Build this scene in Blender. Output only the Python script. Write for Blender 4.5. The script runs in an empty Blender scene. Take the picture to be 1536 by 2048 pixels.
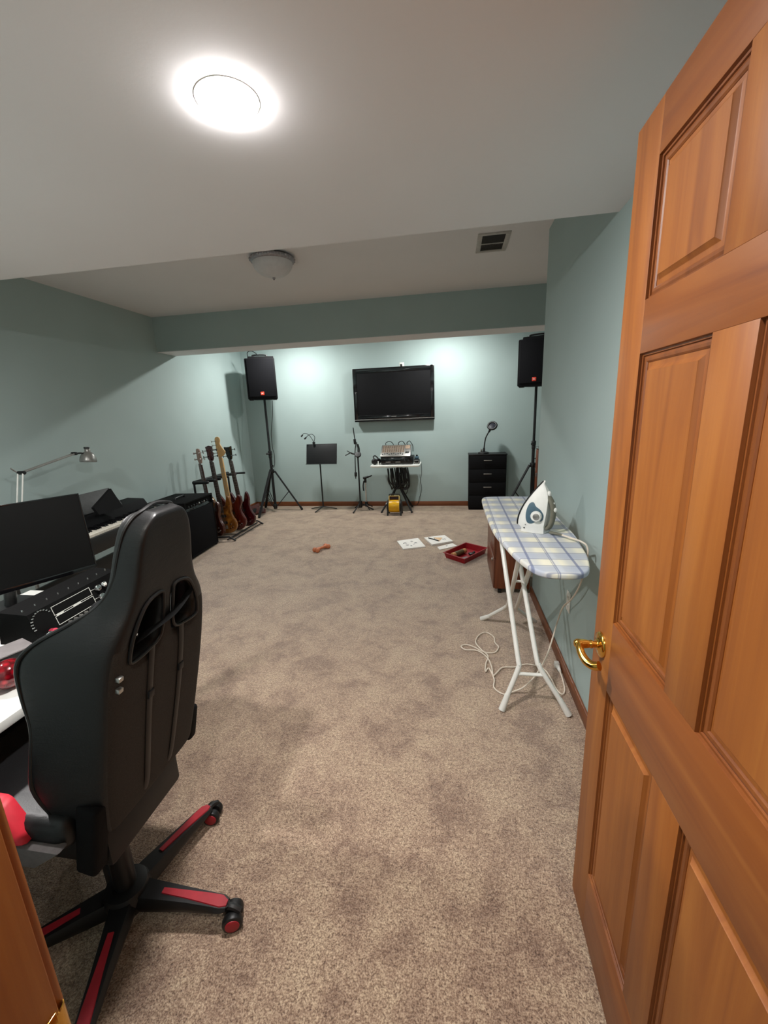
LED1, LED2, LED3, EXPOSURE = 400.0, 500.0, 170.0, 0.95
import bpy, bmesh, math, random
from mathutils import Vector, Matrix, Euler
random.seed(7)
SC = bpy.context.scene
COL = SC.collection
PI = math.pi
R = math.radians

# ------------------------------------------------------------------ materials
def lin(c):
    return tuple(((v/255)/12.92 if v/255 <= .04045 else ((v/255+.055)/1.055)**2.4) for v in c)

class NT:
    def __init__(s, name):
        s.m = bpy.data.materials.new(name); s.m.use_nodes = True
        s.t = s.m.node_tree; s.n = s.t.nodes; s.l = s.t.links
        s.b = s.n['Principled BSDF']
    def add(s, typ, **kw):
        n = s.n.new(typ)
        for k, v in kw.items():
            if k in n.inputs: n.inputs[k].default_value = v
            else: setattr(n, k, v)
        return n
    def link(s, a, b): s.l.new(a, b)
    def coord(s, scale=(1,1,1), kind='Object', rot=(0,0,0)):
        c = s.add('ShaderNodeTexCoord'); m = s.add('ShaderNodeMapping')
        m.inputs['Scale'].default_value = scale; m.inputs['Rotation'].default_value = rot
        s.link(c.outputs[kind], m.inputs['Vector']); return m.outputs['Vector']
    def noise(s, vec, scale=5, detail=3, rough=.5, dist=0):
        n = s.add('ShaderNodeTexNoise'); n.inputs['Scale'].default_value = scale
        n.inputs['Detail'].default_value = detail; n.inputs['Roughness'].default_value = rough
        n.inputs['Distortion'].default_value = dist
        s.link(vec, n.inputs['Vector']); return n.outputs['Fac']
    def ramp(s, fac, stops):
        r = s.add('ShaderNodeValToRGB'); e = r.color_ramp.elements
        while len(e) < len(stops): e.new(.5)
        for i, (p, c) in enumerate(stops):
            e[i].position = p; e[i].color = (*c, 1) if len(c) == 3 else c
        s.link(fac, r.inputs['Fac']); return r.outputs['Color']
    def math(s, op, a, b=None, c=None):
        n = s.add('ShaderNodeMath', operation=op)
        for i, v in enumerate((a, b, c)):
            if v is None: continue
            if isinstance(v, (int, float)): n.inputs[i].default_value = v
            else: s.link(v, n.inputs[i])
        return n.outputs[0]
    def mix(s, fac, a, b, mode='MIX'):
        n = s.add('ShaderNodeMix', data_type='RGBA', blend_type=mode)
        for k, v in ((0, fac), (6, a), (7, b)):
            if isinstance(v, (int, float)): n.inputs[k].default_value = v
            elif isinstance(v, tuple): n.inputs[k].default_value = (*v, 1)
            else: s.link(v, n.inputs[k])
        return n.outputs[2]
    def bump(s, h, strength=.2, dist=.01):
        b = s.add('ShaderNodeBump'); b.inputs['Strength'].default_value = strength
        b.inputs['Distance'].default_value = dist
        s.link(h, b.inputs['Height']); s.link(b.outputs['Normal'], s.b.inputs['Normal'])
    def base(s, c):
        if isinstance(c, tuple): s.b.inputs['Base Color'].default_value = (*c, 1)
        else: s.link(c, s.b.inputs['Base Color'])
    def set(s, **kw):
        names = dict(rough='Roughness', metal='Metallic', coat='Coat Weight', coatr='Coat Roughness', spec='Specular IOR Level', alpha='Alpha', trans='Transmission Weight', ior='IOR', sheen='Sheen Weight')
        for k, v in kw.items(): s.b.inputs[names[k]].default_value = v

def simple(name, rgb, rough=.5, metal=0, coat=0, var=.12, scale=30, bump=0, spec=.5):
    """plain procedural finish: base colour with slight mottling"""
    t = NT(name); c = lin(rgb); v = t.coord()
    f = t.noise(v, scale, 3)
    lo = tuple(max(0, x*(1-var)) for x in c); hi = tuple(min(1, x*(1+var)) for x in c)
    t.base(t.ramp(f, [(.3, lo), (.7, hi)])); t.set(rough=rough, metal=metal, coat=coat, spec=spec)
    if bump: t.bump(t.noise(v, scale*6, 2), bump, .002)
    return t.m

def wood(name, dark, mid, light, grain=(14, 14, 1.1), rough=.35, coat=.25, axis_rot=(0,0,0)):
    t = NT(name); v = t.coord(grain, rot=axis_rot)
    big = t.noise(v, 1.2, 4, .55, 1.2)
    fine = t.noise(t.coord((grain[0]*7, grain[1]*7, grain[2]*1.4), rot=axis_rot), 2.2, 4, .6, .3)
    blotch = t.noise(t.coord((2.2, 2.2, 1.3)), 1.6, 2, .5)
    c = t.ramp(big, [(.28, lin(dark)), (.5, lin(mid)), (.74, lin(light))])
    c = t.mix(t.math('MULTIPLY', fine, .32), c, lin(dark))
    c = t.mix(t.math('MULTIPLY', t.math('POWER', blotch, 1.5), .6), c, lin(mid))
    t.base(c); t.set(rough=rough, coat=coat, coatr=.22)
    t.bump(fine, .06, .002)
    return t.m

M = {}
def build_materials():
    t = NT('teal_wall_paint'); v = t.coord()
    t.base(t.ramp(t.noise(v, 1.5, 2), [(.3, lin((164, 181, 179))), (.7, lin((170, 187, 185)))])); t.set(rough=.72, spec=.3)
    t.bump(t.noise(v, 160, 3), .12, .002); M['wall'] = t.m
    t = NT('ceiling_paint'); v = t.coord()
    t.base(t.ramp(t.noise(v, 1.2, 2), [(.3, lin((226, 224, 225))), (.7, lin((231, 229, 230)))])); t.set(rough=.85, spec=.2)
    t.bump(t.noise(v, 120, 3), .05, .002); M['ceil'] = t.m
    # carpet: short cut pile, taupe flecks, brushed patches
    t = NT('taupe_cut_pile_carpet'); v = t.coord()
    fleck = t.noise(v, 210, 2, .65); tuft = t.noise(v, 85, 3, .6)
    patch = t.noise(v, 4.2, 4, .6, .6); patch2 = t.noise(v, 15, 3, .6, .8)
    f = t.math('ADD', t.math('MULTIPLY', fleck, .62), t.math('MULTIPLY', tuft, .38))
    c = t.ramp(f, [(.33, lin((84, 66, 58))), (.45, lin((158, 136, 120))), (.54, lin((200, 180, 160))), (.67, lin((240, 224, 202)))])
    pm = t.math('ADD', t.math('MULTIPLY', patch, .6), t.math('MULTIPLY', patch2, .4))
    c = t.mix(1.0, c, t.ramp(pm, [(.38, lin((198, 186, 183))), (.5, lin((236, 228, 222))), (.62, lin((255, 252, 244)))]), 'MULTIPLY')
    t.base(t.mix(1.0, c, (.98, .96, .94), 'MULTIPLY')); t.set(rough=.95, spec=.1, sheen=.75); t.b.inputs['Sheen Roughness'].default_value = .45; t.b.inputs['Sheen Tint'].default_value = (1, .92, .83, 1)
    t.bump(t.math('ADD', f, t.math('MULTIPLY', pm, .5)), .75, .012); M['carpet'] = t.m
    M['door_v'] = wood('door_wood_upright_grain', (122, 64, 20), (152, 88, 30), (174, 110, 44), rough=.5, coat=.06)
    M['door_h'] = wood('door_wood_level_grain', (112, 56, 20), (140, 78, 29), (160, 98, 42), grain=(14, 1.1, 14), rough=.45, coat=.12)
    M['door_groove'] = wood('door_wood_shaded_moulding', (100, 50, 15), (130, 71, 24), (152, 91, 36), rough=.45, coat=.1)  # slightly darker than the door: shade of the mouldings put into the colour
    M['trim_y'] = wood('baseboard_wood', (92, 48, 24), (124, 70, 38), (146, 88, 50), grain=(16, 1.0, 16), rough=.45, coat=.1)
    M['trim_x'] = wood('baseboard_wood_across', (92, 48, 24), (124, 70, 38), (146, 88, 50), grain=(1.0, 16, 16), rough=.45, coat=.1)
    M['cab_wood'] = wood('cherry_laminate', (74, 34, 18), (112, 58, 32), (140, 80, 46), grain=(18, 18, 1.0), rough=.4, coat=.15)
    M['brass'] = simple('polished_brass', (226, 176, 84), .16, 1, var=.04)
    M['leather'] = None
    t = NT('black_leatherette'); v = t.coord()
    t.base(t.ramp(t.noise(v, 6, 2), [(.3, lin((17, 17, 18))), (.7, lin((24, 24, 25)))])); t.set(rough=.42, spec=.45)
    vo = t.add('ShaderNodeTexVoronoi'); vo.inputs['Scale'].default_value = 260; t.link(v, vo.inputs['Vector'])
    wr = t.noise(t.coord((5, 5, 14)), 3, 4, .6, 1.0)
    t.bump(t.math('ADD', t.math('MULTIPLY', vo.outputs['Distance'], .12), wr), .16, .006); M['leather'] = t.m
    t = NT('dark_brown_chair_cloth'); v = t.coord()
    t.base(t.ramp(t.noise(v, 300, 2), [(.3, lin((34, 30, 27))), (.7, lin((48, 42, 37)))])); t.set(rough=.8)
    t.bump(t.noise(v, 420, 2), .2, .002); M['chair_cloth'] = t.m
    M['black'] = simple('black_plastic', (15, 15, 16), .45)
    M['black_matte'] = simple('black_textured_shell', (14, 14, 16), .75, bump=.15, spec=.15)
    M['black_gloss'] = simple('black_gloss_plastic', (12, 12, 14), .12, coat=.3)
    M['black_metal'] = simple('black_powder_coat', (22, 22, 24), .5, .2)
    M['tolex'] = simple('black_amp_covering', (10, 10, 10), .8, bump=.3, spec=.12)
    M['grille'] = simple('black_speaker_grille', (14, 14, 17), .85, 0, bump=.5, scale=60, spec=.12)
    M['red'] = simple('red_plastic', (158, 26, 40), .5)
    M['red_fabric'] = simple('bright_red_leatherette', (214, 40, 58), .5)
    t = NT('red_glitter_shell'); v = t.coord()
    vo = t.add('ShaderNodeTexVoronoi'); vo.inputs['Scale'].default_value = 60; t.link(v, vo.inputs['Vector'])
    t.base(t.ramp(vo.outputs['Distance'], [(.1, lin((190, 16, 36))), (.6, lin((96, 4, 14)))])); t.set(rough=.15, coat=.8, metal=.3)
    t.bump(vo.outputs['Distance'], .3, .004); M['red_glitter'] = t.m
    M['tray'] = simple('dark_red_plastic_tray', (150, 18, 30), .35)
    M['grey_cloth'] = simple('grey_cloth', (110, 104, 104), .85, bump=.3, scale=50)
    M['grey'] = simple('grey_plastic', (112, 110, 106), .6)
    M['grey_top'] = simple('grey_laminate', (124, 118, 118), .55)
    M['silver'] = simple('brushed_silver', (178, 176, 172), .32, .9)
    M['chrome'] = simple('chrome', (226, 226, 228), .08, 1, var=.02)
    M['lamp_metal'] = simple('silver_grey_lamp_paint', (150, 150, 146), .35, .55)
    M['white'] = simple('white_plastic', (232, 232, 226), .45, var=.03)
    M['white_enamel'] = simple('white_enamel_tube', (236, 236, 230), .3, var=.03, coat=.2)
    M['cord_white'] = simple('cream_cord', (226, 214, 198), .5, var=.04)
    M['ivory'] = simple('ivory_key', (232, 226, 212), .3, var=.03)
    M['paper'] = simple('white_paper', (236, 232, 226), .9, var=.03)
    M['ink'] = simple('grey_pencil_line', (96, 92, 100), .9)
    M['tan'] = simple('tan_wood', (196, 142, 92), .6)
    M['olive'] = simple('dark_olive_rubber', (92, 74, 40), .6)
    M['orange'] = simple('orange_brown_toy', (196, 116, 76), .55)
    M['yellow'] = simple('yellow_fan_plastic', (222, 168, 18), .32, var=.05)
    M['yellow_edge'] = simple('pale_yellow_rim', (214, 186, 112), .4)
    M['dark_red'] = simple('dark_red_interior', (52, 20, 16), .6)
    M['slate'] = simple('slate_blue_plastic', (72, 98, 112), .4)
    M['olive_grey'] = simple('grey_green_rubber_grip', (110, 108, 94), .6)
    M['screen'] = simple('dark_glass_screen', (34, 36, 46), .14, var=.04, coat=.3)
    M['screen_matte'] = simple('matte_dark_screen', (12, 13, 13), .5, var=.04, spec=.18)
    M['copper'] = simple('beige_mixer_strip', (150, 128, 108), .6)
    M['white_line'] = simple('white_print', (214, 214, 208), .6, var=.02)
    M['logo_red'] = simple('orange_red_badge', (226, 62, 38), .4)
    M['pink'] = simple('pink_red_plastic', (226, 72, 96), .4)
    M['blue'] = simple('pale_blue_led_cover', (120, 170, 210), .3)
    M['vent_dark'] = simple('duct_shade', (38, 36, 32), .9)  # dark colour stands in for the shade inside the vent
    M['vent_white'] = simple('off_white_vent_metal', (178, 174, 168), .5)
    M['glass_bowl'] = simple('frosted_bowl_glass', (206, 205, 206), .45, var=.04)
    M['pewter'] = simple('brushed_pewter', (158, 156, 160), .4, .6, var=.2, scale=60)
    M['dark_grey_rest'] = simple('dark_grey_panel', (52, 54, 54), .6)  # even dark grey of the piano's music rest
    # guitars
    t = NT('flamed_amber_top'); v = t.coord((3, 26, 3))
    t.base(t.ramp(t.noise(v, 2.0, 4, .6, 1.5), [(.3, lin((50, 24, 8))), (.55, lin((132, 82, 30))), (.75, lin((176, 122, 52)))])); t.set(rough=.15, coat=.8); M['amber'] = t.m
    M['g_brown'] = wood('brown_red_guitar_lacquer', (40, 16, 11), (62, 26, 17), (84, 40, 26), rough=.2, coat=.6)
    M['g_red'] = wood('cherry_guitar_lacquer', (42, 9, 8), (74, 17, 14), (100, 28, 20), rough=.14, coat=.7)
    M['g_wine'] = wood('wine_red_guitar_lacquer', (34, 4, 8), (62, 8, 15), (84, 14, 22), rough=.1, coat=.8)
    M['maple'] = wood('maple_neck', (196, 154, 96), (218, 180, 122), (230, 198, 146), rough=.35)
    M['rosewood'] = wood('rosewood_fretboard', (36, 24, 20), (54, 38, 32), (70, 52, 44), rough=.5, coat=0)
    M['headwood'] = wood('pale_mahogany', (132, 104, 92), (158, 130, 116), (176, 150, 136), rough=.4)
    # plaid ironing board cloth
    t = NT('blue_cream_plaid_cotton'); c = t.add('ShaderNodeTexCoord'); sp = t.add('ShaderNodeSeparateXYZ')
    t.link(c.outputs['Object'], sp.inputs['Vector']); X, Y = sp.outputs['X'], sp.outputs['Y']
    def pulse(co, period, centre, half, soft):
        f = t.math('FRACT', t.math('ADD', t.math('DIVIDE', co, period), 10))
        d = t.math('ABSOLUTE', t.math('SUBTRACT', f, centre))
        mr = t.add('ShaderNodeMapRange', interpolation_type='SMOOTHSTEP'); t.link(d, mr.inputs['Value'])
        mr.inputs['From Min'].default_value = half; mr.inputs['From Max'].default_value = half+soft
        mr.inputs['To Min'].default_value = 1; mr.inputs['To Max'].default_value = 0
        return mr.outputs['Result']
    cream, blue, navy, pale = lin((236, 231, 210)), lin((168, 176, 194)), lin((96, 106, 142)), lin((216, 220, 226))
    col = t.mix(t.math('MULTIPLY', pulse(Y, .15, .5, .14, .2), .8), cream, blue)
    col = t.mix(t.math('MULTIPLY', pulse(X, .17, .5, .10, .22), .5), col, blue)
    col = t.mix(t.math('MULTIPLY', pulse(X, .17, .02, .08, .1), .4), col, pale)
    col = t.mix(t.math('MULTIPLY', pulse(Y, .075, .5, .02, .05), .62), col, navy)
    col = t.mix(t.math('MULTIPLY', pulse(X, .17, .5, .018, .025), .75), col, navy)
    col = t.mix(t.math('MULTIPLY', pulse(X, .17, .02+.96*0, .012, .012), .6), col, navy)
    col = t.mix(t.math('MULTIPLY', pulse(X, .17, .98, .004, .012), .6), col, navy)
    t.base(col); t.set(rough=.85, sheen=.1)
    t.bump(t.noise(t.coord(), 500, 2), .15, .001); M['plaid'] = t.m
    for nm, col_, st in (('led_cool', (1.0, .97, .95), LED1), ('led_alcove', (.98, .98, .95), LED2), ('led_hall', (1.0, .93, .84), LED3)):
        m = bpy.data.materials.new(nm+'_diffuser'); m.use_nodes = True; n = m.node_tree.nodes; n.clear()
        e = n.new('ShaderNodeEmission'); e.inputs['Color'].default_value = (*col_, 1); e.inputs['Strength'].default_value = st
        o = n.new('ShaderNodeOutputMaterial'); m.node_tree.links.new(e.outputs[0], o.inputs[0]); M[nm] = m

# ------------------------------------------------------------------ mesh builder
def catmull(pts, n=6, closed=False):
    P = [Vector(p) for p in pts]; out = []
    N = len(P); rng = range(N if closed else N-1)
    for i in rng:
        p0 = P[(i-1) % N] if (closed or i > 0) else P[0]*2-P[1]
        p1, p2 = P[i], P[(i+1) % N]
        p3 = P[(i+2) % N] if (closed or i+2 < N) else P[-1]*2-P[-2]
        for k in range(n):
            t = k/n
            out.append(.5*((2*p1)+(p2-p0)*t+(2*p0-5*p1+4*p2-p3)*t*t+(3*p1-p0-3*p2+p3)*t**3))
    if not closed: out.append(P[-1])
    return out

class MB:
    """collects shapes into one mesh; world coordinates are turned into the frame of 'root'"""
    def __init__(s, root=None, m=None):
        s.bm = bmesh.new(); s.M = m if m is not None else (root.matrix_basis.inverted() if root else Matrix())
        s.mi = 0
    def _fin(s, verts, M=None):
        T = s.M @ M if M is not None else s.M
        bmesh.ops.transform(s.bm, matrix=T, verts=verts)
    def _mark(s, n0):
        s.bm.faces.ensure_lookup_table()
        for f in s.bm.faces[n0:]: f.material_index = s.mi
    def box(s, lo, hi, bev=0, M=None, seg=2):
        n0 = len(s.bm.faces)
        c = [(a+b)/2 for a, b in zip(lo, hi)]; d = [max(abs(b-a), 1e-5) for a, b in zip(lo, hi)]
        tmp = bmesh.new(); bmesh.ops.create_cube(tmp, size=1, matrix=Matrix.Translation(c) @ Matrix.Diagonal((*d, 1)))
        if bev: bmesh.ops.bevel(tmp, geom=tmp.edges[:], offset=min(bev, min(d)*.45), segments=seg, affect='EDGES', profile=.5)
        s._merge(tmp, M); s._mark(n0); return s
    def _merge(s, tmp, M=None):
        T = s.M @ M if M is not None else s.M
        bmesh.ops.transform(tmp, matrix=T, verts=tmp.verts)
        me = bpy.data.meshes.new('t'); tmp.to_mesh(me); tmp.free(); s.bm.from_mesh(me); bpy.data.meshes.remove(me)
    def ring_loft(s, rings, cap=True, closed=True, M=None, loop=False):
        n0 = len(s.bm.faces); vs = [[s.bm.verts.new(p) for p in r] for r in rings]
        n = len(rings[0]); rr = len(vs)
        for i in range(rr if loop else rr-1):
            a, b = vs[i], vs[(i+1) % rr]
            for j in range(n if closed else n-1):
                k = (j+1) % n
                try: s.bm.faces.new((a[j], a[k], b[k], b[j]))
                except ValueError: pass
        if cap and not loop:
            for r in (vs[0], vs[-1]):
                try: s.bm.faces.new(r)
                except ValueError: pass
        s._fin([v for r in vs for v in r], M); s._mark(n0); return s
    def cyl(s, p0, p1, r0, r1=None, n=20, M=None, bev=0):
        p0, p1 = Vector(p0), Vector(p1); r1 = r0 if r1 is None else r1
        d = (p1-p0); L = d.length; q = d.to_track_quat('Z', 'Y').to_matrix().to_4x4()
        prof = [(r0, 0), (r1, L)]
        if bev:
            prof = [(r0-bev, 0), (r0-bev*.3, bev*.3), (r0, bev), (r1, L-bev), (r1-bev*.3, L-bev*.3), (r1-bev, L)]
        T = Matrix.Translation(p0) @ q
        return s.lathe(prof, T if M is None else M @ T, n)
    def lathe(s, prof, M=None, n=24, cap=True):
        rings = [[(max(r, 1e-5)*math.cos(2*PI*j/n), max(r, 1e-5)*math.sin(2*PI*j/n), z) for j in range(n)] for r, z in prof]
        return s.ring_loft(rings, cap, True, M)
    def tube(s, pts, r, n=10, smooth=0, closed=False, M=None, flat=1.0):
        P = catmull(pts, smooth, closed) if smooth else [Vector(p) for p in pts]
        if not smooth and closed: P = P[:]
        N = len(P); rad = r if callable(r) else (lambda t: r)
        rings = []; up = None
        for i, p in enumerate(P):
            if closed: d = P[(i+1) % N]-P[i-1]
            else: d = P[min(i+1, N-1)]-P[max(i-1, 0)]
            if d.length < 1e-9: d = Vector((0, 0, 1))
            d.normalize()
            if up is None:
                up = Vector((0, 0, 1)) if abs(d.z) < .9 else Vector((1, 0, 0))
            side = d.cross(up)
            if side.length < 1e-6: side = d.cross(Vector((0, 1, 0)))
            side.normalize(); up = side.cross(d).normalized()
            q = rad(i/max(1, N-1))
            rings.append([p+side*math.cos(2*PI*j/n)*q+up*math.sin(2*PI*j/n)*q*flat for j in range(n)])
        return s.ring_loft(rings, True, True, M, loop=closed)
    def prism(s, poly, z0, z1, M=None, bev=0, seg=2):
        n0 = len(s.bm.faces); tmp = bmesh.new()
        a = [tmp.verts.new((x, y, z0)) for x, y in poly]; b = [tmp.verts.new((x, y, z1)) for x, y in poly]
        tmp.faces.new(a); tmp.faces.new(b); n = len(poly)
        for i in range(n): tmp.faces.new((a[i], a[(i+1) % n], b[(i+1) % n], b[i]))
        bmesh.ops.recalc_face_normals(tmp, faces=tmp.faces)
        if bev:
            ed = [e for e in tmp.edges if abs(e.verts[0].co.z-e.verts[1].co.z) < 1e-9]
            bmesh.ops.bevel(tmp, geom=ed, offset=bev, segments=seg, affect='EDGES', profile=.5)
        s._merge(tmp, M); s._mark(n0); return s
    def sphere(s, c, r, sc=(1, 1, 1), M=None, u=20, v=12):
        n0 = len(s.bm.faces); tmp = bmesh.new()
        bmesh.ops.create_uvsphere(tmp, u_segments=u, v_segments=v, radius=r, matrix=Matrix.Translation(c) @ Matrix.Diagonal((*sc, 1)))
        s._merge(tmp, M); s._mark(n0); return s
    def hexa(s, pts, bev=0, M=None):
        """8 corners: bottom 4 then top 4, same order"""
        n0 = len(s.bm.faces); tmp = bmesh.new(); v = [tmp.verts.new(p) for p in pts]
        for f in ((0, 1, 2, 3), (4, 5, 6, 7), (0, 1, 5, 4), (1, 2, 6, 5), (2, 3, 7, 6), (3, 0, 4, 7)): tmp.faces.new([v[i] for i in f])
        bmesh.ops.recalc_face_normals(tmp, faces=tmp.faces)
        if bev: bmesh.ops.bevel(tmp, geom=tmp.edges[:], offset=bev, segments=2, affect='EDGES', profile=.5)
        s._merge(tmp, M); s._mark(n0); return s
    def build(s, name, mats, parent=None, smooth=40, subsurf=0, recalc=True):
        if recalc: bmesh.ops.recalc_face_normals(s.bm, faces=s.bm.faces)
        me = bpy.data.meshes.new(name); s.bm.to_mesh(me); s.bm.free()
        for m in (mats if isinstance(mats, (list, tuple)) else [mats]): me.materials.append(m)
        if smooth:
            me.polygons.foreach_set('use_smooth', [True]*len(me.polygons))
            me.set_sharp_from_angle(angle=R(smooth))
        o = bpy.data.objects.new(name, me); COL.objects.link(o); o.parent = parent
        if subsurf:
            md = o.modifiers.new('sub', 'SUBSURF'); md.levels = subsurf; md.render_levels = subsurf
        return o

def tag(o, label, cat, group=None, kind=None):
    o['label'] = label; o['category'] = cat
    if group: o['group'] = group
    if kind: o['kind'] = kind
    return o
def thing(name, label, cat, loc=(0, 0, 0), rz=0, group=None, kind=None):
    o = bpy.data.objects.new(name, None); COL.objects.link(o); o.empty_display_size = .05
    o.location = loc; o.rotation_euler = (0, 0, rz); o.matrix_basis = Matrix.Translation(loc) @ Matrix.Rotation(rz, 4, 'Z')
    return tag(o, label, cat, group, kind)
def copy_tree(o, parent=None):
    c = o.copy(); COL.objects.link(c); c.parent = parent
    for ch in list(o.children): copy_tree(ch, c)
    return c
def frame(o, x, y, z):
    """matrix with origin o and axes x, y, z"""
    m = Matrix((x, y, z)).transposed().to_4x4(); m.translation = o; return m
def text_part(name, body, size, mat, parent, M, depth=.0006):
    cu = bpy.data.curves.new(name, 'FONT'); cu.body = body; cu.size = size; cu.extrude = depth
    cu.align_x = 'CENTER'; cu.align_y = 'CENTER'
    tmp = bpy.data.objects.new(name, cu); COL.objects.link(tmp)
    me = bpy.data.meshes.new_from_object(tmp.evaluated_get(bpy.context.evaluated_depsgraph_get()))
    bpy.data.objects.remove(tmp)
    me.transform(M); me.materials.clear(); me.materials.append(mat)
    o = bpy.data.objects.new(name, me); COL.objects.link(o); o.parent = parent; return o
# ------------------------------------------------------------------ room
XL, XR, YB, XA = -3.386, .634, 6.615, 1.95       # left wall, right wall, back wall, alcove side wall
YF, YC, YS = .236, 3.292, 1.966                   # doorway wall face, end of right wall, edge of the low ceiling
ZL, ZH, ZBM = 2.23, 2.66, 2.287                   # low ceiling, high ceiling, beam underside
YB1, YB2 = 4.621, 4.965

def structure(name, mb, mats, label, cat, smooth=0):
    return tag(mb.build(name, mats, None, smooth), label, cat, kind='structure')

def room():
    structure('floor', MB().box((XL-.1, -1.4, -.1), (XA+.1, YB+.1, 0)), M['carpet'], 'beige and taupe cut-pile carpet covering the whole floor', 'floor')
    structure('ceiling', MB().box((XL-.1, YS, ZH), (XA+.1, YB+.1, ZH+.1)), M['ceil'], 'higher off-white ceiling between the low ceiling and the back wall', 'ceiling')
    structure('ceiling_lower', MB().box((XL-.1, YF-.13, ZL), (XA+.1, YS, ZH+.1)), M['ceil'], 'low off-white ceiling nearest the doorway with the lit lamp', 'ceiling')
    structure('wall_left', MB().box((XL-.1, .1, 0), (XL, YB+.1, ZH)), M['wall'], 'long teal wall behind the piano and guitars', 'wall')
    structure('wall_back', MB().box((XL, YB, 0), (XA+.1, YB+.1, ZH)), M['wall'], 'bright teal far wall with the television', 'wall')
    structure('wall_right', MB().box((XR, .1, 0), (XR+.12, YC, ZH)), M['wall'], 'teal wall beside the ironing board and open door', 'wall')
    structure('wall_return', MB().box((XR+.12, YC-.12, 0), (XA+.1, YC, ZH)), M['wall'], 'teal wall turning away behind the end of the ironing-board wall', 'wall')
    structure('wall_alcove', MB().box((XA, YC, 0), (XA+.1, YB, ZH)), M['wall'], 'teal side wall of the far alcove', 'wall')
    f = MB(); f.box((XL, .1, 0), (-.43, YF, ZH)); f.box((.435, .1, 0), (XR, YF, ZH)); f.box((-.43, .1, 2.07), (.435, YF, ZH))
    structure('wall_front', f, M['wall'], 'teal wall around the doorway', 'wall')
    b = MB(); b.box((XL, YB1, ZBM), (XA, YB2, ZH)); b.mi = 1; b.box((XL, YB1+.002, ZBM-.004), (XA, YB2-.002, ZBM))
    structure('beam', b, [M['wall'], M['ceil']], 'teal boxed beam with off-white underside across the room', 'beam')
    # hallway behind the camera
    h = MB(); h.box((-1.3, -1.4, 0), (-1.2, .1, 2.30)); h.box((1.2, -1.4, 0), (1.3, .1, 2.30)); h.box((-1.3, -1.5, 0), (1.3, -1.4, 2.30))
    structure('wall_hall', h, M['wall'], 'hallway walls outside the doorway', 'wall')
    structure('ceiling_hall', MB().box((-1.3, -1.5, 2.30), (1.3, .1, 2.55)), M['ceil'], 'hallway ceiling outside the doorway', 'ceiling')
    # baseboards
    H, T = .078, .013
    def bb(name, lo, hi, mat, label): structure(name, MB().box(lo, hi, .004), mat, label, 'baseboard', 40)
    bb('baseboard_left', (XL, YF, 0), (XL+T, YB, H), M['trim_y'], 'brown wooden baseboard along the piano wall')
    bb('baseboard_back', (XL+T, YB-T, 0), (XA, YB, H), M['trim_x'], 'brown wooden baseboard below the television')
    bb('baseboard_right', (XR-T, YF, 0), (XR, YC, H), M['trim_y'], 'brown wooden baseboard beside the ironing board')
    bb('baseboard_end', (XR-T, YC, 0), (XA, YC+T, H), M['trim_x'], 'brown wooden baseboard round the end of the ironing-board wall')
    bb('baseboard_front', (XL+T, YF, 0), (-.50, YF+T, H), M['trim_x'], 'brown wooden baseboard left of the doorway')
    # door jamb with strike plate
    j = thing('trim_1', 'orange wooden door jamb with brass strike plate beside the chair', 'door jamb', (-.42, .17, 0), kind='structure')
    MB(j).box((-.43, .088, 0), (-.41, YF+.004, 2.07), .002).build('jamb', M['door_v'], j)
    MB(j).box((-.50, YF, 0), (-.417, YF+.016, 2.14), .004).build('casing', M['door_v'], j)
    MB(j).box((-.4105, .125, 0), (-.398, .178, 2.05), .003).build('door_stop', M['door_v'], j)
    p = MB(j); p.box((-.4105, .185, .845), (-.4085, .236, .915), .0008)
    STZ = .880
    lip = [(-.4085+.0, .236, z) for z in (0,)]
    ring = []
    for y, x in ((.232, -.4092), (.238, -.4085), (.243, -.4095), (.247, -.4120), (.249, -.4150)):
        hh = .029 if y < .245 else (.027 if y < .25 else .022)
        ring.append([(x, y, STZ-hh), (x-.0018, y, STZ-hh), (x-.0018, y, STZ+hh), (x, y, STZ+hh)])
    p.ring_loft(ring); p.build('strike_plate', M['brass'], j)
    k = thing('trim_2', 'wooden jamb and head of the doorway on the hinge side', 'door jamb', (.42, .17, 0), kind='structure')
    MB(k).box((.415, .088, 0), (.435, YF+.004, 2.07), .002).build('jamb', M['door_v'], k)
    MB(k).box((-.41, .088, 2.052), (.415, YF+.004, 2.07), .002).build('head', M['door_h'], k)

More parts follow.
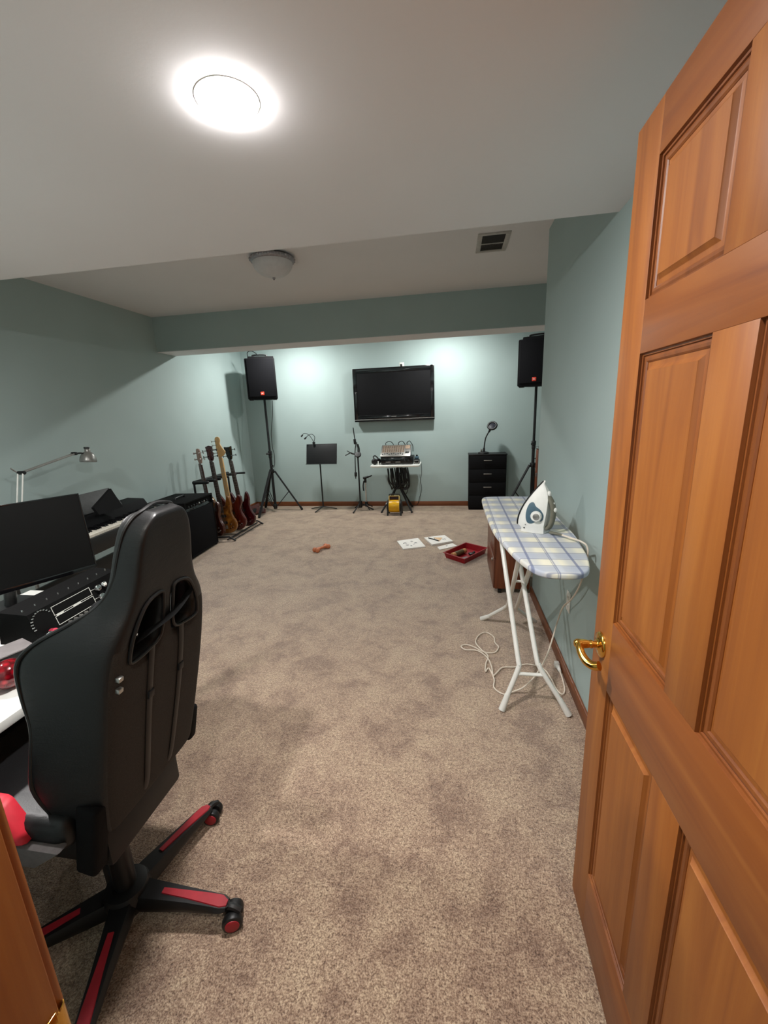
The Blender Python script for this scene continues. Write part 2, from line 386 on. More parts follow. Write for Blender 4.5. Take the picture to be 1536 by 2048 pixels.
def door():
    d = thing('door_1', 'open orange-brown wooden six-panel door with brass lever', 'door', (.3925, .262, 0), kind='structure')
    x0, x1 = .375, .410
    ys = (.262, .376, .624, .723, .972, 1.085); zs = (.015, .222, .815, 1.0, 1.605, 1.706, 1.952, 2.047)
    for a, b in ((0, 1), (4, 5)): MB(d).box((x0, ys[a], zs[0]), (x1, ys[b], zs[7]), .0015).build('stile', M['door_v'], d)
    for a, b in ((0, 1), (2, 3), (4, 5), (6, 7)): MB(d).box((x0, ys[1], zs[a]), (x1, ys[4], zs[b]), .0008).build('rail', M['door_h'], d)
    for a, b in ((1, 2), (3, 4), (5, 6)): MB(d).box((x0, ys[2], zs[a]), (x1, ys[3], zs[b]), .0008).build('mullion', M['door_v'], d)
    for ya, yb in ((ys[1], ys[2]), (ys[3], ys[4])):
        for za, zb in ((zs[1], zs[2]), (zs[3], zs[4]), (zs[5], zs[6])):
            def rect(i, x): return [(x, ya+i, za+i), (x, yb-i, za+i), (x, yb-i, zb-i), (x, ya+i, zb-i)]
            pn = MB(d); pn.ring_loft([rect(.012, .400), rect(.012, .3868), rect(.026, .3850), rect(.028, .3845), rect(.034, .3800), rect(.0355, .3782)])
            o = pn.build('panel', M['door_v'], d, 15)
            mo = MB(d); mo.ring_loft([rect(0, x0+.0005), rect(.0012, x0+.0055), rect(.005, x0+.0058), rect(.0060, x0+.0088), rect(.011, x0+.0070), rect(.016, x0+.0078), rect(.019, x0+.0100), rect(.0200, x0+.0135), rect(.027, x0+.0124), rect(.027, .392), rect(0, .392)], cap=False)
            mo.build('moulding', M['door_groove'], o, 15)
    # lever set
    yc, zc = 1.030, .908
    rs = MB(d); T = frame((x0, yc, zc), (0, 1, 0), (0, 0, 1), (1, 0, 0)) @ Matrix.Rotation(PI, 4, 'X')
    rs.lathe([(.033, 0), (.033, .003), (.031, .006), (.024, .0085), (.015, .010), (.0125, .013)], T, 36)
    ro = rs.build('lever_rose', M['brass'], d, 50)
    lv = MB(d)
    lv.lathe([(.0085, .010), (.0085, .022), (.0105, .0225), (.011, .025), (.0105, .0275), (.0095, .029), (.0105, .033), (.0118, .042), (.0122, .054), (.0118, .060), (.0095, .064), (.006, .0665)], T, 28)
    path = [(x0-.055, yc+.002, zc+.002), (x0-.057, yc-.018, zc-.003), (x0-.055, yc-.036, zc-.012), (x0-.048, yc-.054, zc-.019), (x0-.038, yc-.068, zc-.019), (x0-.028, yc-.076, zc-.013)]
    lv.tube(path, lambda t: .0085+.003*t, 14, 6, flat=1.0-.0)
    lv.build('lever', M['brass'], ro, 50)
    MB(d).box((x0+.006, 1.0835, .86), (x0+.029, 1.0862, .96), .0006).build('latch_plate', M['brass'], d)

def downlight(x, y, z, mat, label, r=.061):
    t = thing('ceiling_light', label, 'ceiling light', (x, y, z))
    MB(t).lathe([(r-.004, -.003), (r+.012, -.003), (r+.012, 0), (r+.011, .001), (r, .0012), (r-.004, .001)], Matrix.Translation((x, y, z)) @ Matrix.Rotation(PI, 4, 'X'), 40).build('trim_ring', M['white'], t)
    MB(t).lathe([(r+.004, .0005), (r+.004, .0035), (r*.97, .0055), (r*.7, .0075), (r*.4, .0085), (0, .0088)], Matrix.Translation((x, y, z)) @ Matrix.Rotation(PI, 4, 'X'), 40).build('diffuser', M[mat], t)
    return t

def ceiling_things():
    downlight(-.519, 1.094, ZL, 'led_cool', 'glaring white round light set in the low ceiling')
    downlight(-2.2, 1.094, ZL, 'led_cool', 'round white light in the low ceiling above the desk')
    downlight(-2.35, 5.83, ZH, 'led_alcove', 'round light above the left speaker shining down the far wall')
    downlight(-.12, 5.83, ZH, 'led_alcove', 'round light above the mixing table shining down the far wall')
    downlight(-.05, -.25, 2.30, 'led_hall', 'round light in the hallway ceiling outside the doorway')
    # unlit bowl fixture
    c = (-1.325, 3.255)
    t = thing('bowl_ceiling_light', 'unlit frosted glass bowl light with etched pewter rim on the ceiling', 'ceiling light', (*c, ZH))
    T = Matrix.Translation((*c, ZH)) @ Matrix.Rotation(PI, 4, 'X')
    MB(t).lathe([(.10, 0), (.135, .004), (.158, .014), (.162, .024), (.158, .034), (.148, .042), (.138, .045)], T, 48).build('rim', M['pewter'], t, 60)
    g = MB(t); prof = [(.146, .043)]+[(.146*math.cos(a), .043+.098*math.sin(a)**1.0) for a in [R(k) for k in (12, 24, 36, 48, 58, 68, 78, 85)]]+[(.004, .143)]
    g.lathe(prof, T, 48); g.build('glass_bowl', M['glass_bowl'], t, 60)
    for k in range(24):
        a = 2*PI*k/24; q = MB(t); q.sphere((c[0]+.159*math.cos(a), c[1]+.159*math.sin(a), ZH-.024), .011, (1, 1, .8), u=10, v=6)
        q.build('etched_leaf', M['pewter'], t)
    MB(t).lathe([(.004, .138), (.011, .142), (.012, .147), (.006, .152), (.007, .156), (.001, .160)], T, 20).build('finial', M['pewter'], t)
    # air register
    t = thing('air_vent', 'off-white air vent with louvres over a dark backing in the ceiling', 'vent', (.275, 3.42, ZH))
    x0, x1, y0, y1, z = .165, .385, 3.245, 3.60, ZH
    f = MB(t)
    for a, b in (((x0, y0), (x1, y0+.032)), ((x0, y1-.032), (x1, y1)), ((x0, y0+.032), (x0+.032, y1-.032)), ((x1-.032, y0+.032), (x1, y1-.032))): f.box((*a, z-.007), (*b, z), .002)
    f.build('frame', M['vent_white'], t)
    MB(t).box((x0+.03, y0+.03, z-.001), (x1-.03, y1-.03, z-.0002)).build('duct_shade_sheet', M['vent_dark'], t)  # flat dark sheet behind the louvres, painted as the shaded duct
    for k in range(7):
        y = y0+.20+.017*k
        MB(t).hexa([(x0+.032, y, z-.006), (x1-.032, y, z-.006), (x1-.032, y+.0015, z-.006), (x0+.032, y+.0015, z-.006), (x0+.032, y+.014, z-.0015), (x1-.032, y+.014, z-.0015), (x1-.032, y+.0155, z-.0015), (x0+.032, y+.0155, z-.0015)]).build('louvre', M['vent_white'], t, 0)
    MB(t).box((x0+.032, y0+.188, z-.006), (x1-.032, y0+.195, z-.001)).build('divider', M['vent_white'], t, 0)

def outlet(name, c, axis, label, w=.07, h=.115):
    """wall plate; axis 'x-' faces -x (right wall) , 'y-' faces -y (back wall)"""
    t = thing(name, label, 'outlet', c)
    F = frame(c, (0, -1, 0), (0, 0, 1), (-1, 0, 0)) if axis == 'x-' else frame(c, (1, 0, 0), (0, 0, 1), (0, -1, 0))
    mb = MB(t); mb.box((-w/2, -h/2, 0), (w/2, h/2, .006), .0025, F); mb.build('cover_plate', M['white'], t)
    for s in (-1, 1):
        r = MB(t); r.box((-.017, s*.027-.017, .0055), (.017, s*.027+.017, .0085), .002, F)
        o = r.build('receptacle', M['white'], t)
        sl = MB(t); sl.box((-.008, s*.027-.004, .0084), (-.006, s*.027+.006, .0088), 0, F); sl.box((.006, s*.027-.004, .0084), (.008, s*.027+.006, .0088), 0, F)
        sl.build('slots', M['black'], o, 0)
    return t
# ------------------------------------------------------------------ far wall things
def television():
    t = thing('television', 'wide black flat television hanging on the far wall', 'television', (-.908, 6.54, 1.37))
    x0, x1, z0, z1, yf = -1.532, -.284, 1.372, 2.168, 6.520
    MB(t).box((x0+.12, yf+.03, z0+.1), (x1-.12, 6.613, z1-.12), .01).build('wall_mount', M['black_metal'], t)
    b = MB(t); b.box((x0, yf+.006, z0), (x1, yf+.062, z1), .012); b.build('back_shell', M['black_matte'], t)
    f = MB(t); w, wb, wt = .058, .098, .070
    f.box((x0, yf, z0+.03), (x0+w, yf+.03, z1), .006); f.box((x1-w, yf, z0+.03), (x1, yf+.03, z1), .006)
    f.box((x0+w-.004, yf, z1-wt), (x1-w+.004, yf+.03, z1), .006); f.box((x0+w-.004, yf, z0+.034), (x1-w+.004, yf+.03, z0+wb), .006)
    f.build('bezel', M['black_gloss'], t)
    MB(t).box((x0+w-.002, yf+.007, z0+wb-.002), (x1-w+.002, yf+.012, z1-wt+.002)).build('screen', M['screen'], t, 0)
    MB(t).box((x0, yf-.002, z0+.026), (x1, yf+.03, z0+.034), .003).build('silver_strip', M['silver'], t)
    MB(t).box((x0, yf-.001, z0), (x1, yf+.03, z0+.026), .006).build('speaker_bar', M['black_gloss'], t)
    MB(t).box((-.95, yf-.0012, z0+.066), (-.87, yf+.001, z0+.074), .0008).build('badge', M['silver'], t)
    w = thing('webcam', 'tiny black webcam perched on top of the television', 'webcam', (-.775, 6.53, 2.168))
    MB(w).cyl((-.775, 6.515, 2.186), (-.775, 6.545, 2.186), .016, n=20, bev=.003).build('camera_head', M['black'], w)
    MB(w).box((-.79, 6.522, 2.169), (-.76, 6.56, 2.174), .002).build('clip', M['black'], w)
    outlet('wall_outlet', (-.775, 6.614, 2.175), 'y-', 'white wall outlet just above the television')

def tripod_stand(name, label, x, y, ztri, zjoin, ztop, az, rad=.42):
    t = thing(name, label, 'speaker stand', (x, y, 0), group='tripod speaker stands')
    MB(t).cyl((x, y, .05), (x, y, zjoin), .021, n=18).build('lower_tube', M['black_metal'], t)
    MB(t).cyl((x, y, zjoin-.05), (x, y, ztop), .0175, n=18).build('pole', M['black_metal'], t)
    c = MB(t); c.cyl((x, y, zjoin-.045), (x, y, zjoin+.02), .030, n=18, bev=.006); c.cyl((x, y, zjoin-.09), (x, y, zjoin-.045), .026, n=18, bev=.004)
    c = c.build('height_collar', M['black'], t)
    MB(t).cyl((x, y-.02, zjoin-.02), (x-.035, y-.055, zjoin-.02), .010, .015, n=12).build('knob', M['black'], c)
    h = MB(t); h.cyl((x, y, ztri-.03), (x, y, ztri+.03), .040, n=20, bev=.008); h = h.build('leg_hub', M['black'], t)
    MB(t).cyl((x+.02, y-.03, ztri+.09), (x+.045, y-.055, ztri+.09), .008, .018, n=12).build('knob', M['black'], h)
    MB(t).cyl((x, y, .05), (x, y, .13), .030, n=18, bev=.006).build('brace_collar', M['black'], t)
    for k in range(3):
        a = R(az+120*k); u = Vector((math.cos(a), math.sin(a), 0)); P = Vector((x, y, 0))
        top = P+u*.045+Vector((0, 0, ztri)); ft = P+u*rad+Vector((0, 0, .016))
        l = MB(t); s = u.cross(Vector((0, 0, 1)))
        for q in (-.011, .011): l.tube([top+s*q, ft+s*q], .0115, 10)
        l = l.build('leg', M['black_metal'], t)
        d = (ft-top).normalized()
        MB(t).tube([ft-d*.05, ft+d*.012], .0185, 12).build('rubber_foot', M['black'], l)
        m = top.lerp(ft, .52); b = MB(t); 
        for q in (-.016, .016): b.tube([m+s*q, P+u*.028+s*q+Vector((0, 0, .09))], .0055, 8)
        b.build('brace', M['black_metal'], t)
    return t

def pa_speaker(label, x, y, z, rz):
    t = thing('loudspeaker', label, 'loudspeaker', (x, y, z), rz, group='loudspeakers on tripod stands')
    I = Matrix()   # local frame, front faces -y
    b = MB(None)
    poly = [(-.215, -.16), (.215, -.16), (.205, .02), (.125, .165), (-.125, .165), (-.205, .02)]
    b.prism(poly, .0, .585, I, .018, 3)
    b.prism([(-.165, -.150), (.205, -.150), (.19, .02), (.12, .15), (-.10, .15), (-.155, .02)], .57, .612, I, .012, 3)
    b.build('cabinet', M['black_matte'], t)
    g = MB(None); g.box((-.192, -.172, .035), (.192, -.155, .575), .014, I, 3); g = g.build('grille', M['grille'], t)
    lg = MB(None); lg.box((-.026, -.1765, .060), (.026, -.171, .108), .003, I); lg = lg.build('badge', M['logo_red'], t)
    text_part('badge_lettering', 'JBL', .024, M['white'], lg, frame((0, -.1768, .084), (1, 0, 0), (0, 0, 1), (0, -1, 0)))
    for s in (-1, 1): MB(None).box((s*.17-.03, -.14, -.012), (s*.17+.03, -.08, .004), .004, I).build('rubber_foot', M['black'], t)
    MB(None).cyl((0, 0, .0), (0, 0, .02), .03, n=18).build('pole_socket', M['black'], t)
    h = MB(None); h.tube([(-.10, -.06, .60), (-.09, -.06, .635), (.09, -.06, .635), (.10, -.06, .60)], .011, 8, 4); h.build('handle', M['black'], t)
    return t

def speakers():
    tripod_stand('tripod_speaker_stand', 'black tripod stand carrying the loudspeaker next to the guitars', -2.855, 6.2, .665, .965, 1.762, -103)
    pa_speaker('black loudspeaker with orange-red badge raised high next to the guitars', -2.86, 6.2, 1.765, R(20))
    c = MB(); c.tube([(-3.05, 6.30, 2.30), (-3.06, 6.22, 2.40), (-3.03, 6.16, 2.452), (-2.95, 6.12, 2.462), (-2.88, 6.10, 2.43), (-2.84, 6.11, 2.388)], .0055, 8, 6)
    tag(c.build('speaker_cable', M['black']), 'black cable looping over the loudspeaker next to the guitars', 'cable')
    c = MB(); c.tube([(-2.80, 6.36, 1.752), (-2.79, 6.30, 1.55), (-2.82, 6.24, 1.25), (-2.80, 6.20, 1.02), (-2.775, 6.18, .92), (-2.79, 6.19, .78), (-2.82, 6.20, .72)], .005, 8, 6)
    tag(c.build('speaker_cable', M['black']), 'black cable hanging down the pole of the tripod stand next to the guitars', 'cable')
    tripod_stand('tripod_speaker_stand', 'black tripod stand behind the ironing board at the end of the wall', 1.085, 6.0, .72, 1.03, 1.762, 193)
    pa_speaker('black loudspeaker with orange-red badge partly hidden by the end of the right wall', 1.09, 6.0, 1.765, R(-22))
    t = thing('instrument_case', 'narrow dark brown upright case with bright metal top past the wall end', 'case', (1.06, 5.35, 0))
    MB(t).box((1.008, 5.30, 0), (1.12, 5.42, 1.0), .02).build('case_body', M['cab_wood'], t)
    MB(t).box((1.003, 5.295, 1.0), (1.125, 5.425, 1.03), .006).build('metal_rim', M['chrome'], t)
    for z in (.42, .66): MB(t).box((1.002, 5.31, z), (1.010, 5.34, z+.05), .003).build('latch', M['chrome'], t)

def music_stand():
    x, y = -2.09, 6.33
    t = thing('music_stand', 'black music stand with a wide solid desk', 'music stand', (x, y, 0))
    F = frame((x+.045, y-.07, .755), (1, 0, 0), (0, .26, .9656), (0, -.9656, .26))
    d = MB(t); d.box((-.247, 0, -.002), (.247, .318, .002), .0015, F); d.box((-.247, -.004, 0), (.247, .002, .045), .0015, F); d.box((-.247, .312, -.012), (.247, .318, .002), .0015, F)
    d.box((-.247, .0, -.012), (-.243, .318, .002), .001, F); d.box((.243, .0, -.012), (.247, .318, .002), .001, F)
    d.build('desk', M['black_metal'], t)
    MB(t).cyl((x, y, .05), (x, y, .90), .011, n=14).build('pole', M['black_metal'], t)
    MB(t).cyl((x, y, .80), (x, y, .90), .019, n=14, bev=.003).build('tilt_head', M['black'], t)
    for a in (-108, 12, 168):
        u = Vector((math.cos(R(a)), math.sin(R(a)), 0)); P = Vector((x, y, 0))
        l = MB(t); l.tube([P+Vector((0, 0, .06)), P+u*.06+Vector((0, 0, .045)), P+u*.22+Vector((0, 0, .012))], .012, 8, 4, flat=.6); l.build('leg', M['black_metal'], t)
    c = thing('clip_light', 'black clip-on light with two gooseneck heads on the music stand', 'lamp', (x-.075, y+.005, 1.06))
    bx, bz, by = x-.075, 1.062, y+.0
    MB(c).box((bx-.018, by-.022, bz+.0025), (bx+.018, by+.018, bz+.035), .005).build('clip', M['black'], c)
    for pts in ([(bx, by, bz+.03), (bx+.02, by, bz+.11), (bx-.02, by-.01, bz+.155), (bx-.075, by-.02, bz+.14), (bx-.115, by-.03, bz+.105)],
                [(bx, by, bz+.03), (bx-.03, by, bz+.09), (bx-.06, by-.01, bz+.135), (bx-.095, by-.02, bz+.165), (bx-.14, by-.03, bz+.172), (bx-.165, by-.04, bz+.145)]):
        MB(c).tube(pts, .0045, 8, 5).build('gooseneck', M['black'], c)
        e = Vector(pts[-1]); d = (e-Vector(pts[-2])).normalized()
        MB(c).tube([e-d*.01, e+d*.03], .012, 10).build('lamp_head', M['black'], c)

def mic_stands():
    x, y = -1.455, 6.27
    t = thing('microphone_stand', 'tall black boom microphone stand with folded arm', 'microphone stand', (x, y, 0))
    P = Vector((x, y, 0))
    MB(t).cyl((x, y, .06), (x, y, .90), .012, n=14).build('lower_pole', M['black_metal'], t)
    MB(t).cyl((x, y, .86), (x-.005, y, 1.08), .0085, n=12).build('upper_pole', M['chrome'], t)
    MB(t).cyl((x, y, .84), (x, y, .92), .020, n=14, bev=.004).build('clutch', M['black'], t)
    MB(t).cyl((x, y, .05), (x, y, .16), .028, n=16, bev=.006).build('leg_hub', M['black'], t)
    for a in (-112, 8, 128):
        u = Vector((math.cos(R(a)), math.sin(R(a)), 0))
        l = MB(t).tube([P+Vector((0, 0, .13)), P+u*.2+Vector((0, 0, .012))], .009, 10).build('leg', M['black_metal'], t)
        MB(t).tube([P+u*.175+Vector((0, 0, .024)), P+u*.205+Vector((0, 0, .012))], .012, 10).build('rubber_foot', M['black'], l)
    b = MB(t).tube([(x-.045, y-.03, .52), (x-.035, y-.03, .92), (x-.012, y-.03, 1.06), (x-.028, y-.03, 1.14), (x-.042, y-.03, 1.30)], .0075, 10, 3).build('boom_arm', M['black_metal'], t)
    MB(t).cyl((x-.043, y-.03, .555), (x-.041, y-.03, .62), .020, n=14, bev=.004).build('counterweight', M['black'], b)
    MB(t).cyl((x-.025, y-.03, 1.05), (x-.03, y-.03, 1.13), .020, n=14, bev=.004).build('boom_clamp', M['black'], t)
    MB(t).tube([(x+.012, y-.03, 1.05), (x+.03, y-.03, .98), (x+.025, y-.03, .90)], .014, 10, 3).build('wing_handle', M['black'], t)
    h = MB(t); h.tube([(x+.03, y-.03, .90), (x-.06, y-.04, .905), (x-.10, y-.05, .925)], .011, 8, 3); h.tube([(x-.10, y-.05, .925), (x-.15, y-.05, .90), (x-.185, y-.05, .885)], .007, 8, 3); h.tube([(x-.10, y-.05, .925), (x-.155, y-.05, .955)], .006, 8)
    h.build('microphone_clip', M['black'], t)
    MB(t).lathe([(.0, -.02), (.045, -.018), (.05, 0), (.045, .018), (0, .02)], frame((x+.015, y-.045, .895), (1, 0, 0), (0, .6, .8), (0, -.8, .6)), 24).build('round_tray', M['black'], t)
    x, y = -1.385, 6.40
    t = thing('microphone_stand', 'short microphone stand with silver pole beside the tall one', 'microphone stand', (x, y, 0)); P = Vector((x, y, 0))
    MB(t).cyl((x, y, .06), (x, y, .46), .0105, n=12).build('pole', M['chrome'], t)
    MB(t).cyl((x, y, .04), (x, y, .12), .024, n=14, bev=.005).build('leg_hub', M['black'], t)
    for a in (-60, 60, 180):
        u = Vector((math.cos(R(a)), math.sin(R(a)), 0))
        MB(t).tube([P+Vector((0, 0, .09)), P+u*.14+Vector((0, 0, .012))], .008, 8).build('leg', M['black_metal'], t)
    h = MB(t); h.cyl((x, y, .43), (x, y, .50), .020, n=14, bev=.004); h.cyl((x-.03, y-.02, .505), (x+.06, y-.02, .525), .018, n=14, bev=.004); h.build('clutch', M['black'], t)
    MB(t).tube([(x+.03, y-.02, .52), (x+.09, y-.03, .535), (x+.115, y-.03, .55)], .010, 8, 3).build('microphone_clip', M['black'], t)
    MB(t).tube([(x-.02, y-.02, .46), (x-.035, y-.02, .38), (x-.03, y-.02, .30)], .010, 8, 3).build('boom_arm', M['black_metal'], t)

def mixing_table():
    x0, x1, y0, y1 = -1.245, -.495, 6.125, 6.54
    t = thing('folding_table', 'small white table on black crossed legs by the far wall', 'table', (-.87, 6.33, 0))
    def rr(a, b, c, d, r, n=5):
        out = []
        for cx, cy, s in ((c-r, d-r, 0), (a+r, d-r, 90), (a+r, b+r, 180), (c-r, b+r, 270)):
            out += [(cx+r*math.cos(R(s+90*k/n)), cy+r*math.sin(R(s+90*k/n))) for k in range(n+1)]
        return out
    MB(t).prism(rr(x0, y0, x1, y1, .05), .700, .732, None, .008).build('tabletop', M['white'], t)
    MB(t).cyl((-.85, 6.34, .34), (-.85, 6.34, .701), .020, n=16).build('column', M['black_metal'], t)
    MB(t).cyl((-.85, 6.34, .33), (-.85, 6.34, .44), .034, n=18, bev=.006).build('leg_hub', M['black'], t)
    MB(t).box((-1.02, 6.20, .688), (-.68, 6.48, .701), .003).build('support_plate', M['black_metal'], t)
    for xa, ya in ((-1.09, 6.125), (-.625, 6.125), (-1.05, 6.53), (-.66, 6.53)):
        sx, sy = (1 if xa > -.85 else -1), (1 if ya > 6.3 else -1)
        l = MB(t).tube([(-.85-sx*.01, 6.34+sy*.02, .43), (-.85+sx*.03, 6.34+sy*.035, .36), (xa, ya, .014)], .0135, 10).build('leg', M['black_metal'], t)
        MB(t).cyl((xa, ya-.02, .015), (xa, ya+.02, .015), .015, n=12, bev=.003).build('foot', M['black'], l)
    # rack amplifier
    a = thing('power_amplifier', 'flat black amplifier box lying on the white table', 'amplifier', (-.84, 6.33, .732))
    MB(a).box((-1.085, 6.19, .738), (-.600, 6.50, .845), .006).build('case', M['black'], a)
    MB(a).box((-1.08, 6.184, .745), (-.605, 6.192, .838), .003).build('front_panel', M['black_gloss'], a)
    for xx in (-1.01, -.86): MB(a).box((xx, 6.182, .768), (xx+.075, 6.186, .778), .001).build('label_plate', M['silver'], a)
    for xx in (-.72, -.66): MB(a).cyl((xx, 6.186, .79), (xx, 6.168, .79), .016, n=16, bev=.002).build('knob', M['black'], a)
    for xx in (-1.05, -.63): MB(a).box((xx-.015, 6.22, .7325), (xx+.015, 6.25, .74), .002).build('foot', M['black'], a)
    # mixer
    m = thing('audio_mixer', 'grey audio mixing desk with rows of knobs tilted on the amplifier', 'mixer', (-.85, 6.33, .845))
    o = Vector((-1.09, 6.175, .862)); S = Vector((0, .83, .557)); N = Vector((0, -.557, .83))
    F = frame(o, (1, 0, 0), S, N); W, D = .455, .265
    MB(m).hexa([(-1.085, 6.185, .8465), (-.64, 6.185, .8465), (-.64, 6.42, .8465), (-1.085, 6.42, .8465), (-1.085, 6.18, .862), (-.64, 6.18, .862), (-.64, 6.40, 1.003), (-1.085, 6.40, 1.003)], .004).build('body', M['black'], m)
    p = MB(m).box((0, 0, -.006), (W, D, .004), .003, F).build('panel', M['silver'], m)
    for k in range(10):
        xx = .022+k*.034
        MB(m).box((xx, .085, .004), (xx+.024, .245, .0055), .0005, F).build('channel_strip', M['copper'], p, 0)
        for j in range(5): MB(m).cyl((xx+.012, .105+.03*j, .005), (xx+.012, .105+.03*j, .014), .007, .0055, 10, F).build('knob', M['black'], m)
        MB(m).box((xx+.004, .03+.012*(k % 3), .004), (xx+.018, .044+.012*(k % 3), .013), .002, F).build('fader', M['black'], m)
    MB(m).box((.365, .17, .004), (.44, .245, .006), .001, F).build('meter_panel', M['copper'], m)
    MB(m).box((.375, .06, .004), (.432, .09, .012), .002, F).build('master_fader', M['black'], m)
    for k, (xa, q) in enumerate(((-1.03, .07), (-.83, .05), (-.70, .03))):
        c = MB(); c.tube([(xa, 6.408, 1.008), (xa-.005, 6.41, 1.04), (xa+.02+q*.3, 6.412, 1.065), (xa+q+.02, 6.42, 1.05), (xa+q+.05, 6.435, .99), (xa+q+.05, 6.47, .90)], .0055, 8, 5)
        tag(c.build('audio_cable', M['black']), ('black cable arching from the mixing desk above the headphones end', 'black cable arching from the middle of the mixing desk', 'black cable arching from the mixing desk nearest the small dark unit')[k], 'cable')
    # headphones
    h = thing('headphones', 'black headphones resting on the white table beside the amplifier', 'headphones', (-1.165, 6.24, .732))
    MB(h).lathe([(0, -.03), (.035, -.028), (.046, -.015), (.046, .012), (.035, .024), (0, .028)], frame((-1.185, 6.21, .782), (.9, .43, 0), (0, 0, 1), (.43, -.9, 0)), 24).build('ear_cup', M['black'], h)
    MB(h).lathe([(0, -.02), (.035, -.018), (.044, 0), (.035, .018), (0, .02)], frame((-1.14, 6.30, .778), (.9, .43, 0), (0, 0, 1), (.43, -.9, 0)), 24).build('ear_cup', M['black'], h)
    MB(h).tube([(-1.19, 6.22, .82), (-1.21, 6.26, .85), (-1.19, 6.31, .86), (-1.145, 6.31, .82)], .010, 8, 5).build('headband', M['black'], h)
    MB(h).cyl((-1.125, 6.19, .733), (-1.125, 6.19, .79), .008, n=12, bev=.002).build('pale_plug', M['white'], h)
    d = thing('desktop_unit', 'small dark unit with pale-edged face on the table corner', 'audio device', (-.545, 6.26, .732))
    MB(d).box((-.585, 6.22, .733), (-.505, 6.32, .80), .008).build('body', M['black'], d)
    MB(d).box((-.580, 6.214, .742), (-.512, 6.222, .795), .003).build('face_frame', M['silver'], d)
    MB(d).box((-.572, 6.211, .750), (-.520, 6.216, .788), .002).build('face', M['black_gloss'], d)
    MB(d).box((-.575, 6.25, .80), (-.515, 6.31, .845), .012).build('upper_block', M['slate'], d)
    MB(d).cyl((-.545, 6.28, .845), (-.545, 6.28, .866), .014, n=14, bev=.003).build('top_knob', M['black'], d)
    # cables under the table
    c = thing('cable_bundle', 'tangle of black cables hanging below the white table', 'cables', (-.85, 6.36, .40))
    rr_ = random.Random(3)
    for k in range(15):
        a = -.975+.014*k+rr_.uniform(-.02, .02); b = min(-.69, a+rr_.uniform(.05, .16)); dz = rr_.uniform(.18, .32); yy = 6.19+.0065*k
        pts = [(a, yy, .676), (a+.01, yy-.02, .60), (a+rr_.uniform(-.02, .05), yy-.02, .50), (a+.04, yy-.01, .69-dz), ((a+b)/2+.02, yy, .655-dz), (b+.02, yy, .70-dz), (b+rr_.uniform(-.01, .03), yy-.01, .52), (b, yy, .676)]
        MB(c).tube(pts, .0090, 8, 5).build('cable', M['black'], c)
    MB(c).tube([(-.78, 6.20, .676), (-.69, 6.19, .60), (-.675, 6.18, .45), (-.69, 6.18, .33), (-.72, 6.19, .27)], .0065, 8, 6).build('cable', M['black'], c)
    c = MB(); c.tube([(-.50, 6.545, .70), (-.50, 6.57, .55), (-.52, 6.58, .42), (-.505, 6.58, .28), (-.54, 6.58, .15), (-.58, 6.575, .03), (-.66, 6.57, .01)], .004, 8, 6)
    tag(c.build('hanging_cord', M['black']), 'thin dark cord dropping from the white table corner to the floor', 'cord')

def blower_fan():
    x, y = -.872, 6.03
    t = thing('blower_fan', 'yellow and black floor blower fan under the white table', 'fan', (x, y, 0))
    T = frame((x-.075, y, .135), (0, 1, 0), (0, 0, 1), (1, 0, 0))
    MB(t).lathe([(.094, 0), (.098, .006), (.098, .144), (.094, .15)], T, 36).build('drum', M['yellow'], t)
    for xx in (x-.080, x+.076):
        MB(t).lathe([(.05, 0), (.100, 0), (.1015, .004), (.050, .006)], frame((xx, y, .135), (0, 1, 0), (0, 0, 1), (1, 0, 0)), 36).build('drum_rim', M['yellow_edge'], t)
    for s in (-1, 1):
        h = MB(t); xs = x+s*.083
        h.lathe([(0, 0), (.09, 0), (.096, .006), (.088, .022), (.05, .028), (0, .03)], frame((xs, y, .135), (0, s, 0), (0, 0, 1), (s, 0, 0)), 30)
        h.build('side_cover', M['black'], t)
        MB(t).prism([(-.09, 0), (-.055, 0), (-.04, .10), (.04, .10), (.055, 0), (.09, 0), (.06, .15), (-.06, .15)], -.012, .012, frame((x+s*.10, y, 0), (0, 1, 0), (0, 0, 1), (1, 0, 0)), .003).build('foot', M['black'], t)
    # outlet nozzle above the drum
    F = frame((x, y-.07, .155), (1, 0, 0), (0, .30, .954), (0, -.954, .30))
    f = MB(t); w, h0, h1, b = .080, .055, .145, .009
    f.box((-w, h0, -.05), (-w+b, h1, .012), .003, F); f.box((w-b, h0, -.05), (w, h1, .012), .003, F); f.box((-w+b-.002, h0, -.05), (w-b+.002, h0+b, .012), .003, F); f.box((-w+b-.002, h1-b, -.05), (w-b+.002, h1, .012), .003, F)
    f.build('outlet_frame', M['yellow_edge'], t)
    MB(t).box((-w+b, h0+b, -.055), (w-b, h1-b, -.035), 0, F).build('outlet_interior', M['dark_red'], t, 0)
    MB(t).tube([(x-.078, y+.0, .21), (x-.078, y+.01, .29), (x-.06, y+.01, .308), (x+.06, y+.01, .308), (x+.078, y+.01, .29), (x+.078, y, .21)], .010, 8, 3).build('handle', M['black'], t)
    MB(t).cyl((x-.118, y-.02, .17), (x-.128, y-.02, .17), .014, n=14, bev=.002).build('switch_knob', M['white'], t)

